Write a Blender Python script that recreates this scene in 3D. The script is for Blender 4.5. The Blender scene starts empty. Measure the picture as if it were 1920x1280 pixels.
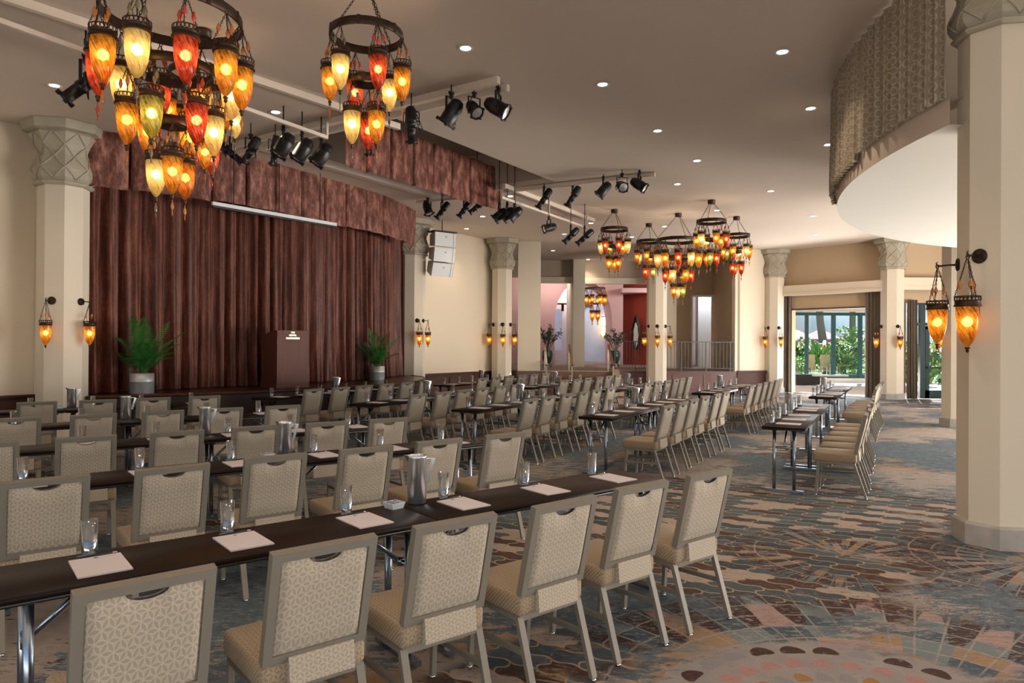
import bpy, bmesh, math, random
from mathutils import Vector, Matrix
random.seed(7)
PI = math.pi
R = math.radians
sc = bpy.context.scene
C = sc.collection

# ------------------------------------------------------------------ camera, world, sun, exposure
FPX, CAMH, ROLL, PITCH = 1310.0, 1.648, 0.0062, math.atan(4.4 / 1310)
cam = bpy.data.objects.new('camera', bpy.data.cameras.new('camera'))
C.objects.link(cam)
cam.data.sensor_width = 36
cam.data.lens = 36 * FPX / 1920
cam.data.clip_end = 600
cam.matrix_world = Matrix.Translation((0, 0, CAMH)) @ Matrix.Rotation(PI / 2 + PITCH, 4, 'X') @ Matrix.Rotation(ROLL, 4, 'Z')
sc.camera = cam

w = bpy.data.worlds.new('world'); sc.world = w; w.use_nodes = True
wn = w.node_tree.nodes; wl = w.node_tree.links
sky = wn.new('ShaderNodeTexSky'); sky.sky_type = 'NISHITA'; sky.sun_disc = False
sky.sun_elevation = R(48); sky.sun_rotation = R(20); sky.air_density = 1.0; sky.dust_density = 1.5
wl.new(sky.outputs['Color'], wn['Background'].inputs['Color'])
wn['Background'].inputs['Strength'].default_value = 0.11

sun = bpy.data.lights.new('sun', 'SUN'); sun.energy = 11.0; sun.angle = R(0.6); sun.color = (1, .95, .86)
so = bpy.data.objects.new('sun', sun); C.objects.link(so); so.rotation_euler = (R(-36), R(10), R(-14))

def area(name, loc, rot, sx, sy, power, col):
    l = bpy.data.lights.new(name, 'AREA'); l.shape = 'RECTANGLE'; l.size = sx; l.size_y = sy
    l.energy = power; l.color = col
    o = bpy.data.objects.new(name, l); C.objects.link(o); o.location = loc; o.rotation_euler = rot
    return o
# daylight through the tall window bays on the right and behind the camera: sky light; the other lamps below are added fills where noted
area('sky_right_bay', (15.2, 9.0, 1.9), (R(90), 0, R(90)), 11, 3.0, 480, (.95, .97, 1.0))
area('sky_rear_bay', (3.0, -6.0, 2.3), (R(84), 0, R(6)), 14, 3.6, 36, (.66, .84, 1.0))
area('ceiling_fill_right', (14.5, 9.0, .35), (0, R(140), 0), 3.0, 13, 2700, (1, .90, .78))  # added low lamp, tilted up to brighten the ceiling
area('ceiling_fill_rear', (-1.0, -4.0, .2), (R(152), 0, 0), 20, 3.0, 680, (1, .91, .82))  # unseen fill behind the camera, added to lift the near ceiling
area('sky_garden_window', (10.75, 23.45, 1.5), (R(90), 0, R(-40 + 180)), 2.5, 2.7, 90, (.92, .96, 1.0))
area('ceiling_fill_garden', (11.6, 24.5, .3), (R(138), 0, R(140)), 2.5, 1.6, 230, (1, .93, .84))  # added upward fill outside the garden window, for the far ceiling
area('slot_fill', (8.0, 27.9, 4.5), (R(65), 0, R(12)), 1.2, .8, 110, (.95, .98, 1.0))  # added lamp that whitens the wall beyond the slot opening
area('pink_wall_fill', (2.0, 29.6, 4.9), (R(25), 0, 0), 2.6, .6, 70, (1, .86, .78))  # made-up lamp, lightens the pink arch wall
area('lobby_fill', (3.6, 34.6, 4.8), (0, 0, 0), 3.0, 2.0, 110, (.85, .90, 1.0))  # added cool fill under the closed lobby ceiling

sc.view_settings.view_transform = 'Standard'
sc.view_settings.look = 'None'
sc.view_settings.gamma = 1
sc.view_settings.use_curve_mapping = False
sc.view_settings.exposure = 0.5
cy = sc.cycles
cy.use_denoising = True
cy.use_adaptive_sampling = True; cy.adaptive_threshold = .09; cy.adaptive_min_samples = 16
cy.max_bounces = 5; cy.diffuse_bounces = 3; cy.glossy_bounces = 2; cy.transmission_bounces = 3
cy.transparent_max_bounces = 8
cy.sample_clamp_indirect = 4; cy.caustics_reflective = False; cy.caustics_refractive = False

# ------------------------------------------------------------------ helpers
def ray(u, v):
    a, b = u - 960, v - 640
    c, s = math.cos(ROLL), math.sin(ROLL)
    d = Vector((a * c + b * s, FPX, -(b * c - a * s)))
    return Matrix.Rotation(PITCH, 3, 'X') @ d
def gz(u, v, z):            # a measured image point -> the place's point at height z
    d = ray(u, v); return Vector((0, 0, CAMH)) + d * ((z - CAMH) / d.z)
def gy(u, v, y):            # ... at distance y
    d = ray(u, v); return Vector((0, 0, CAMH)) + d * (y / d.y)

class MB:
    def __init__(s): s.v = []; s.f = []; s.sm = []; s.M = Matrix()
    def add(s, vs, fs, smooth=False):
        n = len(s.v); s.v += [tuple(s.M @ Vector(p)) for p in vs]
        s.f += [tuple(i + n for i in f) for f in fs]; s.sm += [smooth] * len(fs); return s
    def box(s, c, d, rz=0):
        x, y, z = d[0] / 2, d[1] / 2, d[2] / 2; m = Matrix.Translation(c) @ Matrix.Rotation(rz, 4, 'Z')
        vs = [m @ Vector((sx * x, sy * y, sz * z)) for sz in (-1, 1) for sy in (-1, 1) for sx in (-1, 1)]
        return s.add(vs, [(0, 2, 3, 1), (4, 5, 7, 6), (0, 1, 5, 4), (2, 6, 7, 3), (0, 4, 6, 2), (1, 3, 7, 5)])
    def rbox(s, c, d, r=.01, seg=2, M=None):
        bm = bmesh.new(); bmesh.ops.create_cube(bm, size=1)
        bmesh.ops.scale(bm, vec=d, verts=bm.verts)
        bmesh.ops.bevel(bm, geom=bm.edges[:], offset=r, segments=seg, affect='EDGES', profile=.5)
        m = (M or Matrix()) if M else Matrix.Translation(c)
        bm.verts.index_update()
        s.add([m @ v.co for v in bm.verts], [[v.index for v in f.verts] for f in bm.faces], True); bm.free(); return s
    def prism(s, poly, z0, z1):
        n = len(poly)
        vs = [(p[0], p[1], z0) for p in poly] + [(p[0], p[1], z1) for p in poly]
        return s.add(vs, [tuple(range(n))[::-1], tuple(range(n, 2 * n))] + [(i, (i + 1) % n, (i + 1) % n + n, i + n) for i in range(n)])
    def bar(s, p, q, w, h=None, up=(0, 0, 1), ext=0):
        p, q = Vector(p), Vector(q); d = (q - p).normalized(); h = h or w; p = p - d * ext; q = q + d * ext
        u = Vector(up)
        if abs(d.dot(u)) > .95: u = Vector((0, 1, 0))
        a = d.cross(u).normalized() * w / 2; b = d.cross(a).normalized() * h / 2
        vs = [t + i * a + j * b for t in (p, q) for i, j in ((-1, -1), (1, -1), (1, 1), (-1, 1))]
        return s.add(vs, [(0, 1, 2, 3), (7, 6, 5, 4), (0, 4, 5, 1), (1, 5, 6, 2), (2, 6, 7, 3), (3, 7, 4, 0)])
    def path(s, pts, r, n=6, closed=False):
        pts = [Vector(p) for p in pts]; m = len(pts); rs = r if isinstance(r, (list, tuple)) else [r] * m
        vs = []; pa = None
        for i, p in enumerate(pts):
            if closed: t = pts[(i + 1) % m] - pts[i - 1]
            else: t = pts[min(i + 1, m - 1)] - pts[max(i - 1, 0)]
            t = t.normalized() if t.length > 1e-9 else Vector((0, 0, 1))
            if pa is None:
                u = Vector((0, 0, 1)) if abs(t.z) < .9 else Vector((1, 0, 0)); a = t.cross(u).normalized()
            else:
                a = (pa - t * pa.dot(t)); a = a.normalized() if a.length > 1e-6 else t.orthogonal().normalized()
            pa = a; b = t.cross(a)
            vs += [p + (a * math.cos(k * 2 * PI / n) + b * math.sin(k * 2 * PI / n)) * rs[i] for k in range(n)]
        fs = [(i * n + k, i * n + (k + 1) % n, (i + 1) % m * n + (k + 1) % n, (i + 1) % m * n + k) for i in range(m if closed else m - 1) for k in range(n)]
        if not closed: fs += [tuple(range(n))[::-1], tuple(range((m - 1) * n, m * n))]
        return s.add(vs, fs, n > 4)
    def lathe(s, prof, n=16, c=(0, 0, 0), rot=0, smooth=True, caps=True):
        vs = [(c[0] + r * math.cos(rot + k * 2 * PI / n), c[1] + r * math.sin(rot + k * 2 * PI / n), c[2] + z) for r, z in prof for k in range(n)]
        m = len(prof)
        fs = [(i * n + k, i * n + (k + 1) % n, (i + 1) * n + (k + 1) % n, (i + 1) * n + k) for i in range(m - 1) for k in range(n)]
        if caps: fs += [tuple(range(n))[::-1], tuple(range((m - 1) * n, m * n))]
        return s.add(vs, fs, smooth)
    def grid(s, fn, nu, nv, smooth=True):
        vs = [fn(i / (nu - 1), j / (nv - 1)) for j in range(nv) for i in range(nu)]
        return s.add(vs, [(j * nu + i, j * nu + i + 1, (j + 1) * nu + i + 1, (j + 1) * nu + i) for j in range(nv - 1) for i in range(nu - 1)], smooth)
    def mesh(s, name, mat):
        me = bpy.data.meshes.new(name); me.from_pydata(s.v, [], s.f)
        me.polygons.foreach_set('use_smooth', s.sm); me.materials.append(mat); me.update(); return me
    def build(s, name, mat, parent=None, **k): return put(name, s.mesh(name, mat), parent, **k)
def put(name, me, parent=None, loc=(0, 0, 0), rot=(0, 0, 0), label=None, cat=None, group=None, kind=None):
    o = bpy.data.objects.new(name, me); C.objects.link(o); o.parent = parent; o.location = loc; o.rotation_euler = rot
    return tag(o, label, cat, group, kind)
def tag(o, label=None, cat=None, group=None, kind=None):
    if label: o['label'] = label
    if cat: o['category'] = cat
    if group: o['group'] = group
    if kind: o['kind'] = kind
    return o
def E(name, loc=(0, 0, 0), rz=0, label=None, cat=None, group=None, kind=None):
    return put(name, None, None, loc, (0, 0, rz), label, cat, group, kind)
def copy_tree(o, parent=None):
    c = o.copy(); C.objects.link(c); c.parent = parent
    for k in ('label', 'category', 'group'):
        if parent is None and k in c: del c[k]
    for ch in o.children: copy_tree(ch, c)
    return c
class Proto:                         # builds a thing the first time, copies it afterwards
    def __init__(s, fn): s.fn = fn; s.o = None
    def __call__(s, loc, rz, label, cat, group=None):
        if s.o is None: o = s.o = s.fn()
        else: o = copy_tree(s.o)
        o.location = loc; o.rotation_euler = (0, 0, rz); return tag(o, label, cat, group)
def spline(pts, n):                  # Catmull-Rom, n points, even arc length
    P = [Vector((*p, 0)) if len(p) == 2 else Vector(p) for p in pts]; P = [2 * P[0] - P[1]] + P + [2 * P[-1] - P[-2]]; out = []
    for i in range(1, len(P) - 2):
        for k in range(24):
            t = k / 24; a, b, c, d = P[i - 1:i + 3]
            out.append(.5 * ((2 * b) + (c - a) * t + (2 * a - 5 * b + 4 * c - d) * t * t + (3 * b - a - 3 * c + d) * t ** 3))
    out.append(P[-2]); L = [0]
    for i in range(1, len(out)): L.append(L[-1] + (out[i] - out[i - 1]).length)
    res = []; j = 0
    for k in range(n):
        s = L[-1] * k / (n - 1)
        while j < len(L) - 2 and L[j + 1] < s: j += 1
        t = (s - L[j]) / max(1e-9, L[j + 1] - L[j]); res.append(out[j].lerp(out[j + 1], min(1, t)))
    return res, L[-1]

# ------------------------------------------------------------------ materials
def newmat(name):
    m = bpy.data.materials.new(name); m.use_nodes = True; nt = m.node_tree
    return m, nt, nt.nodes['Principled BSDF']
class N:                              # tiny node helper
    def __init__(s, nt): s.nt = nt; s.n = nt.nodes; s.l = nt.links
    def __call__(s, t, props=None, **inp):
        nd = s.n.new('ShaderNode' + t)
        for k, v in (props or {}).items(): setattr(nd, k, v)
        for k, v in inp.items():
            i = int(k[1:]) if k[0] == 'i' and k[1:].isdigit() else k.replace('_', ' ')
            s.set(nd.inputs[i], v)
        return nd
    def set(s, sock, v):
        if isinstance(v, bpy.types.Node): v = v.outputs[0]
        if isinstance(v, bpy.types.NodeSocket): s.l.new(v, sock)
        else:
            if isinstance(v, tuple) and len(v) == 3 and sock.type == 'RGBA': v = (*v, 1)
            sock.default_value = v
    def m(s, op, a, b=0.0, c=0.0): return s('Math', {'operation': op}, i0=a, i1=b, i2=c).outputs[0]
    def mix(s, f, a, b, bt='MIX'):
        nd = s.n.new('ShaderNodeMix'); nd.data_type = 'RGBA'; nd.blend_type = bt
        s.set(nd.inputs[0], f); s.set(nd.inputs[6], a); s.set(nd.inputs[7], b); return nd.outputs[2]
    def step(s, v, lo, hi): return s('MapRange', {'interpolation_type': 'SMOOTHSTEP'}, i0=v, i1=lo, i2=hi).outputs[0]
    def co(s, rot=0, scale=(1, 1, 1), loc=(0, 0, 0)):
        tc = s.n.new('ShaderNodeTexCoord'); mp = s.n.new('ShaderNodeMapping'); s.l.new(tc.outputs['Object'], mp.inputs[0])
        mp.inputs[1].default_value = loc; mp.inputs[2].default_value = (0, 0, rot); mp.inputs[3].default_value = scale; return mp.outputs[0]
    def noise(s, v, sc_, det=3, rough=.5): return s('TexNoise', Vector=v, Scale=sc_, Detail=det, Roughness=rough).outputs[0]
def paint(name, col, rough=.6, metal=0, var=.06, vscale=3, bump=0, bscale=60, spec=.5, stretch=(1, 1, 1), **ex):
    m, nt, b = newmat(name); g = N(nt); v = g.co(scale=stretch)
    n = g.noise(v, vscale, 4)
    dark = tuple(c * (1 - var * 1.6) for c in col); lite = tuple(min(1, c * (1 + var)) for c in col)
    g.set(b.inputs['Base Color'], g.mix(n, dark, lite))
    b.inputs['Roughness'].default_value = rough; b.inputs['Metallic'].default_value = metal
    b.inputs['Specular IOR Level'].default_value = spec
    for k, x in ex.items(): b.inputs[k.replace('_', ' ')].default_value = x
    if bump:
        bp = g('Bump', Strength=bump, Distance=.01, Height=g.noise(v, bscale, 3)); g.l.new(bp.outputs[0], b.inputs['Normal'])
    return m
def emit(name, col, st):
    m, nt, b = newmat(name); b.inputs['Base Color'].default_value = (*col, 1); b.inputs['Emission Color'].default_value = (*col, 1); b.inputs['Emission Strength'].default_value = st; return m
M = {}
M['wall'] = paint('cream wall paint', (.80, .69, .54), .75, var=.03, vscale=.8, bump=.03, bscale=90)
M['column'] = paint('cream column paint', (.74, .66, .535), .7, var=.02, vscale=1)
M['tan_wall'] = paint('tan wall paint', (.55, .41, .27), .75, var=.03, vscale=.8)
M['ceiling'] = paint('ceiling paint', (.72, .61, .52), .85, var=.03, vscale=.4)
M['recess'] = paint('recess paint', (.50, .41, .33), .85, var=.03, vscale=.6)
M['white_paint'] = paint('white soffit paint', (.85, .82, .75), .7, var=.01)
M['trim_white'] = paint('white rail paint', (.78, .68, .58), .45, var=.03)
M['stone'] = paint('sage carved stone', (.44, .40, .31), .6, var=.12, vscale=7, bump=.12, bscale=30)
M['marble'] = paint('grey marble plinth', (.46, .43, .39), .35, var=.25, vscale=6)
M['wainscot'] = paint('dark mahogany panelling', (.075, .028, .016), .5, var=.25, vscale=2, stretch=(1, 1, 8), spec=.2)
M['wainscot_pale'] = paint('mauve sheen panelling', (.20, .10, .09), .32, var=.15, vscale=2)
M['stage'] = paint('dark stage boards', (.035, .018, .014), .28, var=.3, vscale=2, stretch=(1, 6, 1))
M['pink'] = paint('pink plaster', (.62, .40, .40), .8, var=.03)
M['red'] = paint('red plaster', (.42, .06, .035), .8, var=.05)
M['mural'] = paint('blue grey plaster', (.42, .46, .56), .7, var=.18, vscale=1.5)
M['lilac'] = paint('pale lilac wall', (.60, .58, .62), .8, var=.05)
M['frame'] = paint('taupe powder coated steel', (.205, .183, .148), .5, .1, var=.04, spec=.3)
M['rail_grey'] = paint('grey railing steel', (.10, .105, .11), .45, .3, var=.05)
M['planter'] = paint('satin steel planter', (.55, .57, .59), .4, .6, var=.08, vscale=10, stretch=(1, 1, .02))
M['chrome'] = paint('chrome glide', (.75, .77, .8), .15, 1, var=.02)
M['steel'] = paint('brushed steel', (.74, .76, .79), .24, .95, var=.12, vscale=30, stretch=(1, 1, .02))
M['leg_steel'] = paint('table leg steel', (.34, .40, .48), .25, 1, var=.04)
M['black'] = paint('black plastic', (.012, .012, .013), .42, var=.1)
M['lamp_black'] = paint('black stage light enamel', (.014, .014, .015), .38, .2, var=.2, vscale=12)
M['table_top'] = paint('espresso laminate', (.012, .0062, .0045), .42, var=.25, vscale=6, stretch=(1, 8, 1), spec=.12)
M['table_edge'] = paint('black table edge', (.010, .009, .010), .3, var=.1)
M['paper'] = paint('blush note paper', (.62, .57, .61), .8, var=.02)
M['ink'] = paint('grey ink crest', (.22, .17, .17), .7)
M['china'] = paint('white china', (.80, .83, .86), .2, var=.02)
M['mint'] = paint('wrapped mints', (.30, .38, .46), .3, var=.5, vscale=60)
M['bronze'] = paint('dark bronze', (.055, .034, .022), .42, .75, var=.35, vscale=18)
M['bronze_ring'] = paint('aged bronze ring', (.06, .036, .024), .45, .7, var=.5, vscale=8)
M['podium'] = paint('mahogany podium', (.125, .042, .027), .5, var=.15, vscale=3, stretch=(4, 4, .5), spec=.25)
M['gold'] = paint('brushed gold lettering', (.75, .6, .45), .3, .8)
M['brass'] = paint('polished rail post', (.80, .72, .50), .22, .9)
M['wood_rail'] = paint('brown wooden handrail', (.20, .085, .035), .3, var=.2)
M['tan_stone'] = paint('tan stair stone', (.42, .30, .21), .6, var=.1)
M['terrace'] = paint('brown terrace carpet', (.19, .12, .085), .85, var=.2, vscale=8)
M['stair'] = paint('dark stair carpet', (.10, .05, .035), .8, var=.3, vscale=20)
M['white_speaker'] = paint('white speaker cabinet', (.74, .77, .80), .5, var=.02)
M['speaker_side'] = paint('pale grey speaker side', (.58, .55, .51), .55, var=.03)
M['grey_trim'] = paint('grey stage edge trim', (.30, .31, .33), .6)
M['pot_green'] = paint('green glazed pot', (.02, .09, .065), .2, var=.3, vscale=8)
M['soil'] = paint('potting soil', (.03, .02, .015), .9)
M['palm'] = paint('palm frond green', (.035, .16, .025), .45, var=.45, vscale=9)
M['darkleaf'] = paint('dark foliage', (.018, .05, .02), .5, var=.4, vscale=9)
M['leaf'] = paint('sunlit leaf', (.12, .38, .06), .45, var=.5, vscale=4)
M['leaf2'] = paint('yellow green leaf', (.34, .48, .12), .45, var=.4, vscale=5)
M['bloom'] = paint('magenta bloom', (.65, .05, .10), .6, var=.3)
M['trunk'] = paint('palm trunk', (.22, .18, .15), .85, var=.3, vscale=20)
M['umbrella'] = paint('pink parasol cloth', (.68, .22, .30), .8, var=.05)
M['hill'] = paint('hazy green hillside', (.26, .36, .44), .95, var=.3, vscale=.12)  # distance haze is put into the base colour
M['teal'] = paint('teal window frame', (.022, .095, .105), .4, var=.05)
M['dark_teal'] = paint('dark teal door frame', (.012, .035, .036), .4, var=.05)
M['tile'] = paint('sunlit terrace tile', (.70, .70, .70), .5, var=.1, vscale=1.5)
M['awning'] = paint('salmon terrace ceiling', (.75, .50, .38), .8)
M['sling'] = paint('tan sling fabric', (.55, .42, .22), .7)
M['lawn'] = paint('garden grass', (.10, .22, .05), .9, var=.4, vscale=3)
M['screen'] = paint('white screen housing', (.80, .82, .85), .4, var=.01)
M['mirror'] = paint('mirror glass', (.75, .77, .8), .03, 1, var=.01)
M['grille'] = paint('dark vent grille', (.05, .045, .04), .7)
M['bead_amber'] = paint('amber bead', (.55, .20, .05), .12, var=.3, vscale=40)
M['bead_red'] = paint('red bead', (.60, .07, .04), .12, var=.3, vscale=40)
M['bead_olive'] = paint('smoky bead', (.20, .17, .10), .12, var=.3, vscale=40)
M['bulb'] = emit('bulb filament glass', (1, .76, .42), 38)
M['down'] = emit('downlight lens', (1, .88, .70), 14)
M['far_lamp'] = emit('far lantern glass', (1, .62, .22), 5)

def velvet(name, ca, cb, cc, sx, sz, sheen):
    m, nt, b = newmat(name); g = N(nt)
    a = g.noise(g.co(scale=(sx, sx, sz)), 2.2, 5, .62); c = g.noise(g.co(scale=(30, 30, 9)), 1.5, 3, .7)
    r = g('ValToRGB', Fac=g.m('ADD', g.m('MULTIPLY', a, .72), g.m('MULTIPLY', c, .28))); e = r.color_ramp.elements
    e[0].position = .38; e[0].color = (*ca, 1); e[1].position = .64; e[1].color = (*cc, 1); k = e.new(.5); k.color = (*cb, 1)
    g.l.new(r.outputs[0], b.inputs['Base Color']); b.inputs['Roughness'].default_value = .5; b.inputs['Specular IOR Level'].default_value = .35
    b.inputs['Sheen Weight'].default_value = sheen; b.inputs['Sheen Tint'].default_value = (1, .52, .38, 1); b.inputs['Sheen Roughness'].default_value = .3
    return m
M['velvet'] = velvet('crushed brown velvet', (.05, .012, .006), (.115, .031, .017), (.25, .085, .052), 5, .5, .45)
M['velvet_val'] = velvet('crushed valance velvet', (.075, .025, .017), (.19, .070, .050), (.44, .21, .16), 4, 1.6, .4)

def fabric():
    m, nt, b = newmat('petal lattice upholstery'); g = N(nt)
    tc = nt.nodes.new('ShaderNodeTexCoord'); s = g('SeparateXYZ', Vector=tc.outputs['Object'])
    y = g.m('ADD', s.outputs[1], s.outputs[2]); L = .036; a_ = L * .8660254; f = None
    for t in (0, 60, 120):
        dd = g.m('ADD', g.m('MULTIPLY', s.outputs[0], math.cos(R(t)) / L), g.m('MULTIPLY', y, math.sin(R(t)) / L))
        pp = g.m('ADD', g.m('MULTIPLY', s.outputs[0], -math.sin(R(t)) / a_), g.m('MULTIPLY', y, math.cos(R(t)) / a_))
        n_ = g.m('ROUND', pp); r_ = g.m('ABSOLUTE', g.m('SUBTRACT', pp, n_))
        hf = g.m('MULTIPLY', g.m('ABSOLUTE', g.m('SINE', g.m('MULTIPLY', g.m('ADD', dd, g.m('MULTIPLY', n_, .5)), PI))), .23)
        e_ = g.m('ABSOLUTE', g.m('SUBTRACT', r_, hf)); f = e_ if f is None else g.m('MINIMUM', f, e_)
    f = g.step(f, .085, .045); wv = g.noise(g.co(), 700, 2)
    col = g.mix(f, (.315, .262, .195), (.47, .40, .31)); col = g.mix(g.m('MULTIPLY', wv, .5), col, (.345, .29, .22))
    g.set(b.inputs['Base Color'], col); b.inputs['Roughness'].default_value = .75; b.inputs['Sheen Weight'].default_value = .15
    bp = g('Bump', Strength=.15, Distance=.002, Height=f); g.l.new(bp.outputs[0], b.inputs['Normal']); return m
M['fabric'] = fabric()
M['seat'] = paint('tan seat fabric', (.36, .25, .145), .7, var=.1, vscale=120, bump=.1, bscale=500)

def drape(name, base, ring, k):
    m, nt, b = newmat(name); g = N(nt)
    tc = nt.nodes.new('ShaderNodeTexCoord'); mp = g('Mapping', Vector=tc.outputs['UV'], Scale=(k, k, 1))
    v = g('TexVoronoi', {'voronoi_dimensions': '2D', 'feature': 'F1'}, Vector=mp.outputs[0], Scale=1, Randomness=.12)
    d = g.m('ABSOLUTE', g.m('SUBTRACT', v.outputs['Distance'], .37)); f = g.step(d, .10, .04)
    n = g.noise(g.co(), 2.5, 3)
    g.set(b.inputs['Base Color'], g.mix(g.m('MULTIPLY', f, n), base, ring)); b.inputs['Roughness'].default_value = .55; b.inputs['Sheen Weight'].default_value = .2; return m
M['drape_ring'] = drape('ring patterned drape', (.32, .26, .185), (.62, .57, .48), 10)
M['drape'] = paint('taupe lined drape', (.15, .115, .085), .7, var=.3, vscale=4, stretch=(6, 6, .3))

def clear(name, tint, rough=.02, lo=.04, hi=.6):
    m, nt, b = newmat(name); g = N(nt); nt.nodes.remove(b)
    t = g('BsdfTransparent', Color=tint); gl = g('BsdfGlossy', Color=(.9, .95, 1), Roughness=rough)
    lw = g('LayerWeight', Blend=.35); f = g('MapRange', i0=lw.outputs['Facing'], i3=lo, i4=hi)
    mx = g('MixShader', i0=f, i1=t, i2=gl); g.l.new(mx.outputs[0], nt.nodes['Material Output'].inputs[0]); return m
M['glass'] = clear('clear tumbler glass', (.975, .985, .995), lo=.17, hi=.9)
M['pane'] = clear('window pane', (.93, .97, .98), lo=.03, hi=.35)
M['glass_foot'] = paint('thick glass foot', (.55, .62, .70), .08, 0, var=.5, vscale=60, Transmission_Weight=.6)

def shade(name, ca, cb, cc):
    m, nt, b = newmat(name); g = N(nt); tc = nt.nodes.new('ShaderNodeTexCoord')
    s = g('SeparateXYZ', Vector=tc.outputs['Object']); ang = g.m('ARCTAN2', s.outputs[1], s.outputs[0])
    sw = g('CombineXYZ', X=g.m('ADD', g.m('MULTIPLY', ang, 2.2), g.m('MULTIPLY', s.outputs[2], 16)), Y=g.m('MULTIPLY', s.outputs[2], 5), Z=0.0)
    n = g.noise(sw, 2.2, 5, .65); n2 = g.noise(tc.outputs['Object'], 14, 5, .7)
    r = g('ValToRGB', Fac=g.m('ADD', g.m('MULTIPLY', n, .6), g.m('MULTIPLY', n2, .4))); e = r.color_ramp.elements
    e[0].position = .38; e[0].color = (*ca, 1); e[1].position = .62; e[1].color = (*cc, 1); e.new(.48).color = (*cb, 1)
    b.inputs['Roughness'].default_value = .12; g.l.new(r.outputs[0], b.inputs['Base Color'])
    tl = g('BsdfTranslucent', Color=r.outputs[0]); tp = g('BsdfTransparent', Color=r.outputs[0]); rf = g('BsdfRefraction', Color=r.outputs[0], Roughness=.5, IOR=1.22)
    m1 = g('MixShader', i0=.42, i1=b.outputs[0], i2=tl); m2 = g('MixShader', i0=.72, i1=tp, i2=rf); m3 = g('MixShader', i0=.52, i1=m1, i2=m2)
    g.l.new(m3.outputs[0], nt.nodes['Material Output'].inputs[0]); return m
SH = {'amber': shade('amber swirl glass', (.13, .040, .006), (.46, .19, .022), (.82, .45, .075)),
      'orange': shade('burnt orange glass', (.11, .026, .005), (.42, .13, .016), (.75, .32, .05)),
      'red': shade('ruby swirl glass', (.11, .010, .007), (.38, .042, .018), (.74, .18, .07)),
      'green': shade('olive mottled glass', (.07, .075, .03), (.28, .25, .05), (.62, .50, .13)),
      'cream': shade('pale honey glass', (.28, .20, .06), (.66, .50, .20), (.90, .74, .40))}
SHC = list(SH)

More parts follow.
